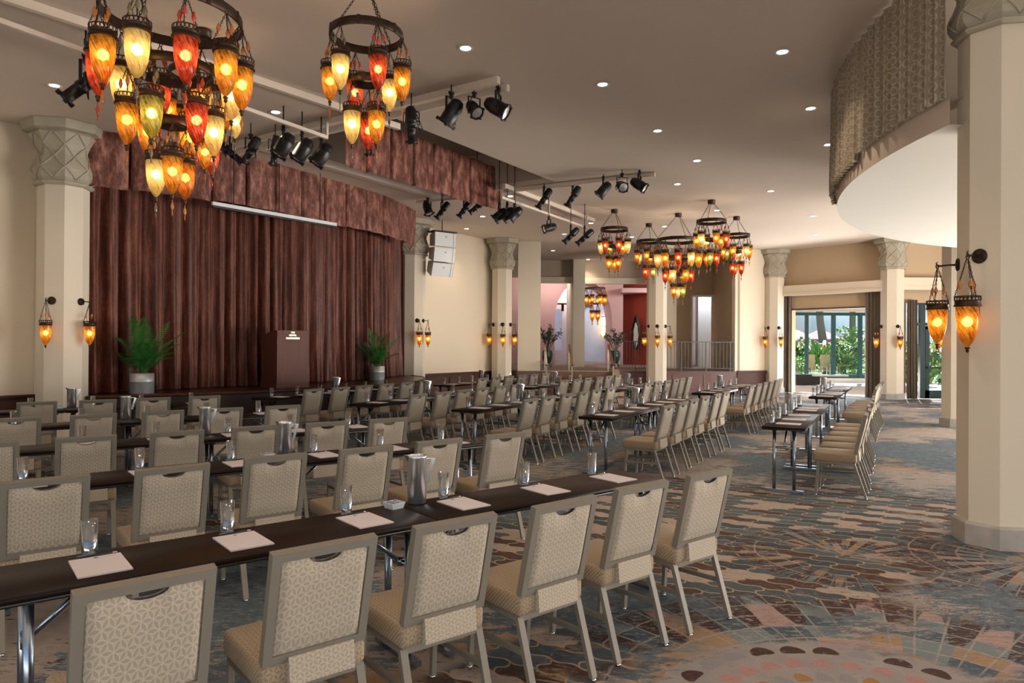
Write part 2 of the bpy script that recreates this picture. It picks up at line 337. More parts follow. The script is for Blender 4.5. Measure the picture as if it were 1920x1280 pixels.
def carpet():
    m, nt, b = newmat('patterned carpet'); g = N(nt)
    Q = g.co(); P = g.co(rot=R(33)); S = g('SeparateXYZ', Vector=P); SQ = g('SeparateXYZ', Vector=Q)
    zone = g.noise(P, .55, 2); zone2 = g.noise(g.co(loc=(7, 3, 0)), .5, 2); zone3 = g.noise(g.co(loc=(-5, 11, 0)), .45, 3)
    stre = g.noise(g.co(rot=R(3), scale=(1, 2.8, 1)), 4.6, 6, .8); fine = g.noise(g.co(scale=(1, 3, 1), loc=(2, 5, 0)), 13, 4, .8)
    speck = g.noise(P, 210, 2); mid = g.noise(P, 6, 4, .7)
    tan = g.mix(mid, (.24, .20, .18), (.54, .46, .41))
    tan = g.mix(g.step(zone3, .55, .62), tan, g.mix(mid, (.30, .18, .09), (.54, .36, .20)))
    blue = g.mix(mid, (.018, .032, .05), (.19, .26, .31)); blue = g.mix(g.step(fine, .56, .60), blue, (.30, .27, .25))
    thr = g.m('ADD', g.m('ADD', g.m('MULTIPLY', stre, .75), g.m('MULTIPLY', fine, .25)), g.m('MULTIPLY', g.m('SUBTRACT', zone, .5), .9))
    col = g.mix(g.step(thr, .445, .475), tan, blue)
    col = g.mix(g.step(g.noise(g.co(scale=(1, 3, 1), loc=(4, 9, 0)), 3.1, 5, .8), .60, .63), col, (.06, .028, .018))
    def dist(cx, cy, sx=1.0, sy=1.0):
        x = g.m('MULTIPLY', g.m('SUBTRACT', SQ.outputs[0], cx), sx); y = g.m('MULTIPLY', g.m('SUBTRACT', SQ.outputs[1], cy), sy)
        return g.m('SQRT', g.m('ADD', g.m('MULTIPLY', x, x), g.m('MULTIPLY', y, y))), g.m('ARCTAN2', y, x)
    # scalloped ogee tiles, each its own colour
    bw, rh = .33, .145
    yy = g.m('DIVIDE', g.m('ADD', S.outputs[1], g.m('MULTIPLY', g.m('SINE', g.m('MULTIPLY', S.outputs[0], 4 * PI / bw)), .012)), rh); row = g.m('FLOOR', yy)
    xx = g.m('ADD', g.m('DIVIDE', g.m('ADD', S.outputs[0], g.m('MULTIPLY', g.m('SINE', g.m('MULTIPLY', yy, 2 * PI)), .02)), bw), g.m('MULTIPLY', g.m('MODULO', g.m('ADD', row, 400.0), 2.0), .5)); cl0 = g.m('FLOOR', xx)
    fx = g.m('ABSOLUTE', g.m('SUBTRACT', g.m('FRACT', xx), .5)); fy = g.m('ABSOLUTE', g.m('SUBTRACT', g.m('FRACT', yy), .5))
    rnd = g('TexWhiteNoise', {'noise_dimensions': '2D'}, Vector=g('CombineXYZ', X=cl0, Y=row, Z=0.0)).outputs['Value']
    og = g.mix(rnd, (.04, .06, .078), (.15, .21, .245)); og = g.mix(g.step(rnd, .56, .57), og, (.085, .045, .034)); og = g.mix(g.step(rnd, .75, .76), og, g.mix(mid, (.36, .285, .25), (.55, .46, .41)))
    og = g.mix(g.step(fine, .56, .62), og, (.20, .175, .165)); og = g.mix(g.m('MAXIMUM', g.step(fx, .472, .488), g.step(fy, .43, .47)), og, (.52, .36, .20))
    d0, _ = dist(2.0, 6.6, .75, .6); om = g.m('MAXIMUM', g.step(g.m('ADD', d0, g.m('MULTIPLY', g.m('SUBTRACT', zone3, .5), 2.0)), 1.25, 1.05), g.step(zone2, .57, .61))
    col = g.mix(om, col, og)
    # radiating fan motifs
    def fan(col, cx, cy, r0, r1, n, twist):
        rad, an = dist(cx, cy); sec = g.m('ADD', g.m('MULTIPLY', an, n / (2 * PI)), twist); fr = g.m('ABSOLUTE', g.m('SUBTRACT', g.m('FRACT', g.m('ADD', sec, 40.0)), .5))
        rr = g.m('MULTIPLY', g.m('ADD', rad, g.m('MULTIPLY', g.m('SUBTRACT', mid, .5), .05)), 6.0); rs = g.m('ABSOLUTE', g.m('SUBTRACT', g.m('FRACT', rr), .5))
        cl = g.noise(g('CombineXYZ', X=g.m('FLOOR', sec), Y=g.m('FLOOR', rr), Z=float(cx)), 3.7, 0)
        f_ = g.mix(g.step(cl, .44, .46), (.065, .11, .145), (.20, .25, .265)); f_ = g.mix(g.step(cl, .53, .55), f_, (.40, .25, .13)); f_ = g.mix(g.step(cl, .62, .64), f_, (.46, .30, .27))
        sp_ = g.m('MULTIPLY', g.step(g.m('SUBTRACT', g.m('SUBTRACT', .5, fr), g.m('MULTIPLY', g.m('SUBTRACT', rad, r0), .42 / (r1 - r0))), .03, -.01), g.step(rad, r0 + (r1 - r0) * .25, r0 + (r1 - r0) * .3))
        f_ = g.mix(sp_, f_, (.06, .024, .015)); ln = g.m('MAXIMUM', g.step(rs, .44, .47), g.step(g.m('ABSOLUTE', g.m('SUBTRACT', fr, .25)), .028, .014))
        f_ = g.mix(g.m('MULTIPLY', ln, .8), f_, (.44, .36, .31))
        mk = g.m('MULTIPLY', g.step(g.m('ADD', rad, g.m('MULTIPLY', g.m('SUBTRACT', stre, .5), 1.6)), r1, r1 * .85), g.step(rad, r0 * .8, r0)); mk = g.m('MULTIPLY', mk, g.m('MULTIPLY', g.step(fine, .60, .52), g.step(g.noise(g.co(loc=(cx, 3, 0)), 1.3, 3), .40, .50)))
        return g.mix(mk, col, f_)
    for a_ in ((2.62, 5.50, .05, .85, 26, .0), (4.0, 5.35, .05, .95, 26, .3), (1.7, 2.95, .98, 1.75, 28, .1)): col = fan(col, *a_)
    # arcs of blush, ochre and brown petals in the foreground
    rp, ap = dist(1.55, 2.95); qr = g.m('MULTIPLY', g.m('ADD', rp, g.m('MULTIPLY', g.m('SUBTRACT', mid, .5), .03)), 6.5); ring_ = g.m('FLOOR', qr)
    sec = g.m('ADD', g.m('ADD', g.m('MULTIPLY', ap, 30 / (2 * PI)), g.m('MULTIPLY', ring_, .37)), 60.0); fa = g.m('SUBTRACT', g.m('FRACT', sec), .5); fq = g.m('SUBTRACT', g.m('FRACT', qr), .5)
    el = g.m('ADD', g.m('POWER', g.m('DIVIDE', g.m('ABSOLUTE', fa), .40), 2.0), g.m('POWER', g.m('ABSOLUTE', g.m('DIVIDE', g.m('ADD', fq, g.m('MULTIPLY', g.m('MULTIPLY', fa, fa), 1.1)), .30)), 2.0))
    rn2 = g('TexWhiteNoise', {'noise_dimensions': '2D'}, Vector=g('CombineXYZ', X=g.m('FLOOR', sec), Y=ring_, Z=0.0)).outputs['Value']
    par = g.m('MODULO', ring_, 3.0); pet = g.mix(g.step(par, .4, .6), (.38, .20, .06), g.mix(fine, (.30, .12, .12), (.62, .38, .36))); pet = g.mix(g.step(par, 1.4, 1.6), pet, (.07, .03, .02)); pet = g.mix(g.step(rn2, .8, .82), pet, (.30, .28, .30))
    near = g.m('MULTIPLY', g.step(g.m('ADD', rp, g.m('MULTIPLY', g.m('SUBTRACT', stre, .5), .5)), 1.0, .9), g.step(fine, .66, .58))
    col = g.mix(near, col, g.mix(mid, (.25, .235, .245), (.44, .39, .365))); col = g.mix(g.m('MULTIPLY', g.step(el, 1.05, .85), near), col, pet)
    col = g.mix(g.m('MULTIPLY', speck, .52), col, (.045, .045, .048))
    g.set(b.inputs['Base Color'], col); b.inputs['Roughness'].default_value = .95; b.inputs['Specular IOR Level'].default_value = .15
    bp = g('Bump', Strength=.4, Distance=.006, Height=speck); g.l.new(bp.outputs[0], b.inputs['Normal']); return m
M['carpet'] = carpet()

# ------------------------------------------------------------------ the setting
TH = R(33); EX = Vector((math.sin(TH), math.cos(TH), 0)); NX = Vector((math.cos(TH), -math.sin(TH), 0))
HC = 5.0; TZ = .75; SZ = .78
def en(e, n): p = EX * e + NX * n; return (p.x, p.y)
def st(name, mb, mat, parent=None, label=None):
    return mb.build(name, mat, parent, label=label, kind=None if parent else 'structure')
st('floor', MB().prism([(-17, -8), (18, -8), (18, 21.95), (11.9, 21.95), (9.4, 25.05), (7.6, 24.1), (-.2, 24.1), (-17, 24.1)], -.12, 0), M['carpet'])
P1, P2 = en(7.55, -8.6), en(12.55, -8.6)
cb = MB()
cb.prism([(-16, -7), (-14.8, -7), P1, en(7.55, -10.1), en(12.55, -10.1), P2, (7.95, 31), (-16, 31)], HC, HC + .1)
cb.prism([(-14.8, -7), (17, -7), (17, 21.9), (11.95, 21.9), (9.4, 25.1), (9.4, 31), (7.95, 31), P2, en(12.55, -7.15), en(7.55, -7.15), P1], HC, HC + .1)
st('ceiling', cb, M['ceiling'])
rb = MB(); cs = [en(7.55, -10.1), en(12.55, -10.1), en(12.55, -7.15), en(7.55, -7.15)]
for i in range(4):
    a, b = Vector((*cs[i], 0)), Vector((*cs[(i + 1) % 4], 0)); mid = (a + b) / 2; d = b - a
    cen = sum((Vector((*c, 0)) for c in cs), Vector()) / 4; out = (mid - cen).normalized()
    rb.box(mid + out * .06 + Vector((0, 0, HC + .48)), (d.length + .2, .1, .76), math.atan2(d.y, d.x))
rb.prism(cs, HC + .82, HC + .9)
st('ceiling_recess', rb, M['recess'])

def wall(name, p, q, z0, z1, th, mat, holes=(), parent=None, side=1, label=None):
    p, q = Vector((*p, 0)), Vector((*q, 0)); d = q - p; L = d.length; u = d / L; nrm = Vector((-u.y, u.x, 0)) * side; ang = math.atan2(u.y, u.x)
    m = MB(); cuts = [(0, L, z0, z1)]
    def seg(a, b, c, e):
        if b - a > 1e-4 and e - c > 1e-4: m.box(p + u * (a + b) / 2 + nrm * th / 2 + Vector((0, 0, (c + e) / 2)), (b - a, th, e - c), ang)
    x = 0
    for a, b, c, e in holes:
        seg(x, a, z0, z1); seg(a, b, z0, c); seg(a, b, e, z1); x = b
    seg(x, L, z0, z1)
    return st(name, m, mat, parent, label)
wl0 = (-7.8 - 9.5 * EX.x, 10.6 - 9.5 * EX.y)
wall('wall_left', wl0, (-7.22, 11.55), 0, HC, .2, M['wall'])
wall('wall_stage_back', (-8.6, 11.6), (-4.4, 20.6), 0, HC, .2, M['recess'])
wall('wall_stage_side', (-4.4, 20.6), (-3.0, 19.3), 0, HC, .1, M['grey_trim'])
WB = (-3.12, 19.3); WC = (-.12, 23.45)
wall('wall_stage_right', WB, WC, 0, HC, .2, M['wall'])
wall('wall_camera_left', (-16, -7), wl0, 0, HC, .2, M['wall'])

# mahogany wainscots with raised frames
def wains(name, p, q, h, mat, nrm_side, npan, label):
    p, q = Vector((*p, 0)), Vector((*q, 0)); d = q - p; L = d.length; u = d / L; nr = Vector((-u.y, u.x, 0)) * nrm_side; ang = math.atan2(u.y, u.x)
    o = put(name, None, None, (0, 0, 0), label=label, kind='structure')
    MB().box(p + u * L / 2 + nr * .02 + Vector((0, 0, h / 2)), (L, .04, h), ang).build('panel_back', mat, o)
    MB().box(p + u * L / 2 + nr * .05 + Vector((0, 0, h + .015)), (L, .10, .03), ang).build('cap_rail', mat, o)
    MB().box(p + u * L / 2 + nr * .05 + Vector((0, 0, .07)), (L, .03, .14), ang).build('skirting', mat, o)
    me = None; w_ = L / npan
    for i in range(npan):
        f = MB(); W, Hh = w_ - .06, h - .24
        for (cx, cz, sx, sz) in ((0, Hh / 2, W, .06), (0, -Hh / 2, W, .06), (-W / 2, 0, .06, Hh), (W / 2, 0, .06, Hh)): f.box((cx, 0, cz), (sx, .03, sz))
        if me is None: me = f.mesh('panel_frame', mat)
        put('panel_frame', me, o, p + u * (i + .5) * w_ + nr * .05 + Vector((0, 0, h / 2 + .04)), (0, 0, ang))
    return o
wains('trim_1', wl0, (-7.35, 11.3), .78, M['wainscot'], -1, 9, 'dark wainscot along the left wall')
wains('trim_2', WB, (-.62, 22.76), .74, M['wainscot'], -1, 4, 'dark wainscot between stage and column')
wains('trim_3', (.16, 22.72), (.94, 22.86), .74, M['wainscot_pale'], -1, 1, 'panelled pedestal below the square pier')
wains('trim_4', (3.42, 24.0), (7.7, 24.0), TZ - .03, M['wainscot_pale'], -1, 4, 'panelled riser below the terrace railing')
wains('trim_5', (7.7, 24.0), (9.25, 24.75), .74, M['wainscot'], -1, 1, 'dark wainscot beside the terrace')

# stage platform with curved thrust front
front, _ = spline([(-6.55, 10.95), (-6.1, 11.25), (-5.4, 11.7), (-4.53, 12.36), (-3.5, 13.4), (-2.67, 14.6), (-2.25, 15.7), (-2.12, 16.8), (-2.3, 18.0), (-2.75, 18.9)], 40)
stg = MB().prism([(p.x, p.y) for p in front] + [(-4.4, 20.5), (-8.5, 11.8)], 0, SZ)
so_ = st('floor_stage', stg, M['stage'])
MB().path([(p.x, p.y, SZ - .012) for p in front], .03, 6).build('nosing', M['wainscot'], so_)
MB().path([(p.x, p.y, SZ * .45) for p in front], .012, 6).build('riser_moulding', M['wainscot'], so_)

# raised terrace at the far end
tb = MB().prism([(.9, 23.62), (3.4, 23.62), (3.4, 24.0), (7.68, 24.0), (7.68, 24.6), (8.6, 27.2), (9.6, 31.5), (9.6, 40), (-2, 40), (-2, 23.62)], .02, TZ)
st('floor_terrace', tb, M['terrace'])
stp = put('stairs', None, None, label='dark carpeted steps up to the far terrace', kind='structure')
for i in range(3):
    z1 = TZ * (3 - i) / 4
    MB().box((2.15, 23.62 - .15 - .3 * i, z1 / 2), (2.5, .3, z1)).build('step', M['stair'], stp)
    MB().box((2.15, 23.62 - .3 - .3 * i + .012, z1 - .012), (2.5, .05, .03)).build('step_nosing', M['wood_rail'], stp)
MB().box((2.15, 23.66, TZ - .012), (2.5, .1, .03)).build('step_nosing', M['tan_stone'], stp)
ck = MB(); ck.M = Matrix.Translation((3.52, 0, 0))
ck.add([(-.1, 22.5, 0), (.1, 22.5, 0), (.1, 23.95, 0), (-.1, 23.95, 0), (-.1, 22.5, .22), (.1, 22.5, .22), (.1, 23.6, TZ + .05), (-.1, 23.6, TZ + .05), (.1, 23.95, TZ + .05), (-.1, 23.95, TZ + .05)],
       [(0, 1, 5, 4), (4, 5, 6, 7), (7, 6, 8, 9), (1, 2, 8, 6, 5), (0, 4, 7, 9, 3), (2, 3, 9, 8)])
ck.build('stair_cheek', M['tan_stone'], stp)
# far walls
wall('wall_terrace_right', (7.66, 24.0), (9.4, 24.85), 0, HC, .15, M['wall'])
wall('wall_terrace_return', (7.72, 24.05), (7.72, 27.1), TZ, HC, .12, M['tan_wall'], side=-1)
wall('wall_terrace_back', (5.35, 27.0), (8.6, 27.0), TZ, HC, .3, M['tan_wall'], holes=[(1.55, 2.44, TZ, 3.53)])
sl = put('trim_6', None, None, label='white lining of the tall slot opening', kind='structure')
for x in (6.91, 7.78): MB().box((x, 27.0, (TZ + 3.53) / 2), (.05, .36, 3.53 - TZ)).build('jamb', M['white_paint'], sl)
MB().box((7.345, 27.0, 3.54), (.92, .36, .05)).build('head', M['white_paint'], sl)
wall('wall_slot_beyond', (6.6, 31.0), (9.6, 31.0), TZ, HC, .2, M['lilac'], holes=[(.75, 1.05, TZ, 3.4)])
wall('wall_slot_pier', (7.72, 29.0), (8.3, 29.0), TZ, HC, .4, M['grey_trim'])
MB().box((5.95, 26.6, (TZ + HC) / 2), (.5, .5, HC - TZ)).build('wall_terrace_pier', M['wall'], kind='structure')
MB().box((2.63, 29.15, (TZ + HC) / 2), (.46, 3.3, HC - TZ)).build('wall_terrace_divider', M['column'], kind='structure')
MB().box((.56, 23.05, HC / 2), (.74, .38, HC)).build('wall_stair_pier', M['column'], kind='structure')
wall('wall_over_opening', (-.5, 28.05), (5.4, 28.05), 4.33, HC, .2, M['recess'])
MB().box((1.5, 28.0, 4.21), (1.8, .24, .24)).build('trim_7', M['column'], kind='structure', label='pale beam left of the terrace divider')
MB().box((4.15, 28.0, 4.19), (2.6, .24, .24)).build('trim_8', M['column'], kind='structure', label='pale beam right of the terrace divider')
def arch_wall(name, x0, x1, cx, hw, zs, zh, y0, y1, z0, z1, mat):
    m = MB(); n = 28; A = [(cx - hw, z0)] + [(cx - hw * math.cos(PI * i / n), zs + zh * math.sin(PI * i / n)) for i in range(n + 1)] + [(cx + hw, z0)]
    for y in (y0, y1):
        m.add([(x0, y, z0), (cx - hw, y, z0), (cx - hw, y, z1), (x0, y, z1)], [(0, 1, 2, 3)]); m.add([(cx + hw, y, z0), (x1, y, z0), (x1, y, z1), (cx + hw, y, z1)], [(0, 1, 2, 3)])
        for i in range(1, n + 1):
            a, b = A[i], A[i + 1]; m.add([(a[0], y, a[1]), (b[0], y, b[1]), (b[0], y, z1), (a[0], y, z1)], [(0, 1, 2, 3)])
    for a, b in zip(A[:-1], A[1:]): m.add([(a[0], y0, a[1]), (b[0], y0, b[1]), (b[0], y1, b[1]), (a[0], y1, a[1])], [(0, 1, 2, 3)])
    return st(name, m, mat)
arch_wall('wall_arch', -1.0, 4.92, 3.16, 1.27, 2.7, 1.79, 31.0, 33.2, TZ, HC, M['pink'])
wall('wall_red', (4.9, 32.0), (6.2, 30.6), TZ, HC, .15, M['red'])
MB().box((5.55, 31.2, 4.02), (1.5, 1.4, .2)).build('trim_9', M['pink'], kind='structure', label='pink header above the red wall')
wall('wall_mural', (2.2, 36.5), (6.2, 36.5), TZ, HC, .2, M['mural'])
wall('wall_lobby_left', (.2, 35.0), (3.0, 35.0), TZ, HC, .2, M['lilac'], holes=[(1.55, 2.3, TZ + .6, 3.4)])
wall('wall_lobby_side', (.2, 33.2), (.2, 36), TZ, HC, .2, M['pink'])
st('ceiling_lobby', MB().box((3.2, 34.2, HC - .05), (8, 6.2, .1)), M['recess'])

# right-hand window wall, header beam
PE, PF = (9.3, 25.0), (11.85, 22.0); LEF = math.hypot(PF[0] - PE[0], PF[1] - PE[1])
wall('wall_window', PE, PF, 0, HC, .25, M['tan_wall'], holes=[(.19 * LEF, .85 * LEF, 0, 2.92)])
wall('wall_door', (11.85, 22.0), (17, 22.0), 0, HC, .25, M['tan_wall'], holes=[(.55, 3.2, 0, 3.02)])
def beam(name, p, q, z0, z1, off, mat, label):
    p, q = Vector((*p, 0)), Vector((*q, 0)); d = q - p; ang = math.atan2(d.y, d.x); nr = Vector((d.y, -d.x, 0)).normalized()
    o = MB().box((p + q) / 2 + nr * off + Vector((0, 0, (z0 + z1) / 2)), (d.length, .3, z1 - z0), ang).build(name, mat, kind='structure', label=label)
    MB().box((p + q) / 2 + nr * (off + .16) + Vector((0, 0, z0 + .36 * (z1 - z0))), (d.length, .03, .02), ang).build('reveal_bead', mat, o)
beam('trim_10', PE, PF, 3.37, 3.72, .18, M['wall'], 'long header beam above the garden window')
beam('trim_11', (11.9, 21.95), (17, 21.95), 3.40, 3.78, .18, M['wall'], 'header beam above the garden door')

# curved balcony drum: white soffit, fascia
DC = Vector((11.317, 6.359, 0)); DR = 7.59; A0, A1 = R(70), R(182.9)
def arc(r, a): return DC + Vector((math.cos(a), math.sin(a), 0)) * r
NA = 64; sb = MB()
vs = [(DC.x, DC.y, 3.55)] + [tuple(arc(DR, A0 + (A1 - A0) * i / NA)) [:2] + (3.55,) for i in range(NA + 1)]
sb.add(vs, [(0, i + 2, i + 1) for i in range(NA)])
st('ceiling_balcony_soffit', sb, M['white_paint'])
fb = MB()
fb.grid(lambda u, v: tuple(arc(DR, A0 + (A1 - A0) * u))[:2] + (3.55 + .24 * v,), NA + 1, 2)
fb.grid(lambda u, v: tuple(arc(DR - .25 * v, A0 + (A1 - A0) * u))[:2] + (3.79,), NA + 1, 2)
st('trim_12', fb, M['ceiling'], label='curved fascia band below the balcony drapes')

# ------------------------------------------------------------------ columns
CAP = [(.385, 4.03), (.41, 4.05), (.41, 4.08), (.385, 4.10), (.42, 4.14), (.445, 4.20), (.44, 4.28), (.40, 4.40), (.365, 4.50), (.365, 4.56), (.40, 4.66), (.45, 4.76), (.475, 4.81), (.46, 4.84), (.50, 4.85), (.55, 4.86), (.57, 4.995)]
def column_meshes():
    rr = lambda z: next(a[0] + (b[0] - a[0]) * (z - a[1]) / max(1e-6, b[1] - a[1]) for a, b in zip(CAP[:-1], CAP[1:]) if a[1] <= z <= b[1] + 1e-6)
    sh = MB().lathe([(.35, 0), (.35, 4.03)], 8, rot=PI / 8, smooth=False).mesh('shaft', M['column'])
    ca = MB().lathe(CAP, 8, rot=PI / 8, smooth=False).mesh('capital', M['stone'])
    lt = MB()
    for k in range(8):
        for sgn in (-1, 1):
            pts = []
            for i in range(15):
                z = 4.12 + .70 * i / 14; a = PI / 8 + k * PI / 4 + PI / 8 + sgn * (z - 4.12) / .70 * PI / 2
                q = ((a - PI / 8) % (PI / 4)) - PI / 8; r = rr(z) * math.cos(PI / 8) / math.cos(q) + .004
                pts.append((r * math.cos(a), r * math.sin(a), z))
            lt.path(pts, .013, 5)
    lt = lt.mesh('diamond_lattice', M['stone'])
    pl = MB().lathe([(.39, 0), (.39, .17), (.375, .19)], 8, rot=PI / 8, smooth=False).mesh('plinth', M['marble'])
    return sh, ca, lt, pl
CM = column_meshes()
def column(x, y, rz, label, s=1.0):
    o = E('column', (x, y, 0), rz, label, 'column', 'octagonal columns')
    for nm, me in zip(('shaft', 'capital', 'diamond_lattice', 'plinth'), CM):
        c = put(nm, me, o); c.scale = (s, s, 1)
    return o
column(-7.03, 10.93, R(12), 'cream octagonal column left of the stage curtain with carved capital')
column(-2.72, 19.12, R(-8), 'octagonal column at the right end of the stage beside white speaker')
column(-.33, 22.5, R(0), 'cream column with three lanterns beside the terrace steps', .98)
column(4.84, 23.4, R(5), 'column with three lanterns in front of the terrace railing', .95)
column(9.24, 24.62, R(20), 'column left of the garden window with carved capital', .98)
column(11.89, 21.86, R(15), 'column between garden window and garden door')
column(9.25, 14.45, R(10), 'slim column partly hidden behind the nearest right pillar', .95)
nc = column(4.13, 5.93, R(12.5 - 22.5), 'nearest pillar at right edge with grey marble plinth', .86)
for ch in nc.children:
    if ch.name.startswith('shaft'): ch.scale.z = 1.06
    elif not ch.name.startswith('plinth'): ch.scale.z = .75; ch.location.z = 1.25
pil = MB()
pil.box((-7.42, 11.25, HC / 2), (.5, .5, HC), -TH + PI / 2)
pil.build('wall_pilaster', M['wall'], kind='structure')

# ------------------------------------------------------------------ drapery
def folds(path, L, z0, z1, amp, wl, seed, nv=10, flare=.0):
    rnd = random.Random(seed); n = len(path); ph = []; s = 0; x = 0
    # irregular fold phase
    stepn = L / (n - 1); cur = 0
    for i in range(n):
        ph.append(cur); k = .75 + .5 * (math.sin(i * stepn * 1.7 + seed) * .5 + .5) + rnd.uniform(-.12, .12); cur += 2 * PI * stepn / wl * k
    amps = [amp * (.65 + .5 * (math.sin(i * stepn * 2.3 + seed * 2) * .5 + .5)) for i in range(n)]
    nr = []
    for i in range(n):
        t = path[min(i + 1, n - 1)] - path[max(i - 1, 0)]; t.normalize(); nr.append(Vector((t.y, -t.x, 0)))
    def fn(u, v):
        i = min(n - 1, round(u * (n - 1))); p = path[i]
        off = amps[i] * (1.7 * abs(math.sin(ph[i] / 2)) - .85 + .25 * math.sin(2.3 * ph[i] + 1 + .8 * v)) * (1 - .35 * v + flare * (1 - v) ** 4)
        off += flare * .03 * math.sin(i * .9 + 8 * v) * (1 - v) ** 6
        q = p + nr[i] * off; return (q.x, q.y, z0 + (z1 - z0) * v)
    return fn, n, nv
cpath, cl = spline([(-6.98, 11.35), (-6.5, 12.25), (-5.35, 13.75), (-3.95, 15.75), (-3.2, 17.6), (-3.0, 18.95)], 620)
fn, n_, nv_ = folds(cpath, cl, SZ + .01, 4.9, .10, .30, 3, 14, .5)
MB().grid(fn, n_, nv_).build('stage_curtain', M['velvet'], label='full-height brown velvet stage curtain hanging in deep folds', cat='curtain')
# proscenium valance made of box-pleated panels
def valance(name, pts, z0, z1, npan, label, seed, gap=.012):
    o = E(name, (0, 0, 0), 0, label, 'valance'); rnd = random.Random(seed)
    K = 24; path, L = spline(pts, npan * K + 1)
    for i in range(npan):
        seg = path[i * K:i * K + K + 1]; zb = z0 + rnd.uniform(-.015, .015); ph = rnd.uniform(0, 6); am = rnd.uniform(.006, .016)
        nr = [Vector(((seg[min(k + 1, K)] - seg[max(k - 1, 0)]).y, -(seg[min(k + 1, K)] - seg[max(k - 1, 0)]).x, 0)).normalized() for k in range(K + 1)]
        def fn(u, v, seg=seg, nr=nr, zb=zb, ph=ph, am=am):
            k = min(K, round(u * K)); edge = -.05 if k in (0, K) else 0.0
            p = seg[k].lerp(seg[K // 2], .045) + nr[k] * (edge + am * math.sin(ph + u * 14) * (1 - .5 * v) + .03 * math.sin(PI * u) * (1 - v))
            return (p.x, p.y, zb + (z1 - zb) * v + .008 * math.sin(u * 9 + ph) * (1 - v))
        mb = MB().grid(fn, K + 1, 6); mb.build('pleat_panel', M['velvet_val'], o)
    return o
VP = [(-6.72, 10.95), (-6.4, 11.2), (-5.8, 11.6), (-5.13, 12.1), (-4.5, 12.95), (-3.69, 14.4), (-3.09, 15.5), (-2.72, 16.5), (-2.45, 17.7)]
valance('stage_valance', VP, 4.09, 5.0 - .002, 13, 'pleated brown velvet valance curving above the stage opening', 5)
valance('ceiling_valance', [(-2.72, 11.5), (-2.70, 11.68), (-1.9, 12.9), (-1.1, 14.13), (-.24, 15.46)], 4.57, 5.5, 8, 'short velvet valance hanging from the ceiling recess', 9)
sc_ = E('projection_screen', (0, 0, 0), 0, 'white roller screen bar below the stage valance', 'screen')
a, b = gz(398, 381, 4.02), gz(630, 421, 4.02)
MB().bar(a, b, .05, .06).build('housing', M['screen'], sc_); MB().bar(a - Vector((0, 0, .05)), b - Vector((0, 0, .05)), .05, .035).build('bottom_bar', M['black'], sc_)
for t in (.15, .5, .85): MB().bar(a.lerp(b, t), a.lerp(b, t) + Vector((0, 0, .95)), .012).build('hanger', M['black'], sc_)

# drum drapes above the balcony, three overlapping lengths
def drum_drape(a0, a1, z0, seed, label):
    K = 420; path = [arc(DR + .06, a0 + (a1 - a0) * i / (K - 1)) for i in range(K)]; L = DR * abs(a1 - a0)
    fn, n, nv = folds(path, L, z0, HC - .01, .045, .15, seed, 8, .1)
    me = MB().grid(fn, n, nv).mesh('balcony_drape', M['drape_ring']); uv = me.uv_layers.new(name='UVMap')
    cu = [0.0]
    for i in range(1, n): cu.append(cu[-1] + (Vector(me.vertices[i].co) - Vector(me.vertices[i - 1].co)).length)
    for lp in me.loops: i = lp.vertex_index; uv.data[lp.index].uv = (cu[i % n], me.vertices[i].co.z)
    put('balcony_drape', me, label=label, cat='curtain', group='drapes around the balcony drum')
drum_drape(R(183.2), R(170), 3.77, 2, 'ring-patterned drape on the balcony nearest the right pillar')
drum_drape(R(169.9), R(150), 3.70, 6, 'ring-patterned drape on the outer bulge of the balcony')
drum_drape(R(149.9), R(110), 3.76, 8, 'ring-patterned drape turning away at the balcony far side')
def stack(name, p, q, z1, wl, amp, seed, label):
    path, L = spline([p, ((p[0] + q[0]) / 2, (p[1] + q[1]) / 2), q], 90); fn, n, nv = folds(path, L, .01, z1, amp, wl, seed, 6, .1)
    MB().grid(fn, n, nv).build(name, M['drape'], label=label, cat='curtain')
def along(s, off=.12):
    d = Vector((PF[0] - PE[0], PF[1] - PE[1], 0)); nr = Vector((d.y, -d.x, 0)).normalized(); p = Vector((*PE, 0)) + d * s + nr * off; return (p.x, p.y)
stack('window_drape', along(.10), along(.20), 3.37, .10, .06, 4, 'taupe drape gathered left of the garden window')
stack('window_drape', along(.83), along(.955), 3.37, .10, .06, 5, 'dark taupe drape gathered right of the garden window')
stack('window_drape', (12.36, 21.85), (12.66, 21.85), 3.1, .10, .05, 7, 'taupe drape hanging left of the garden door')

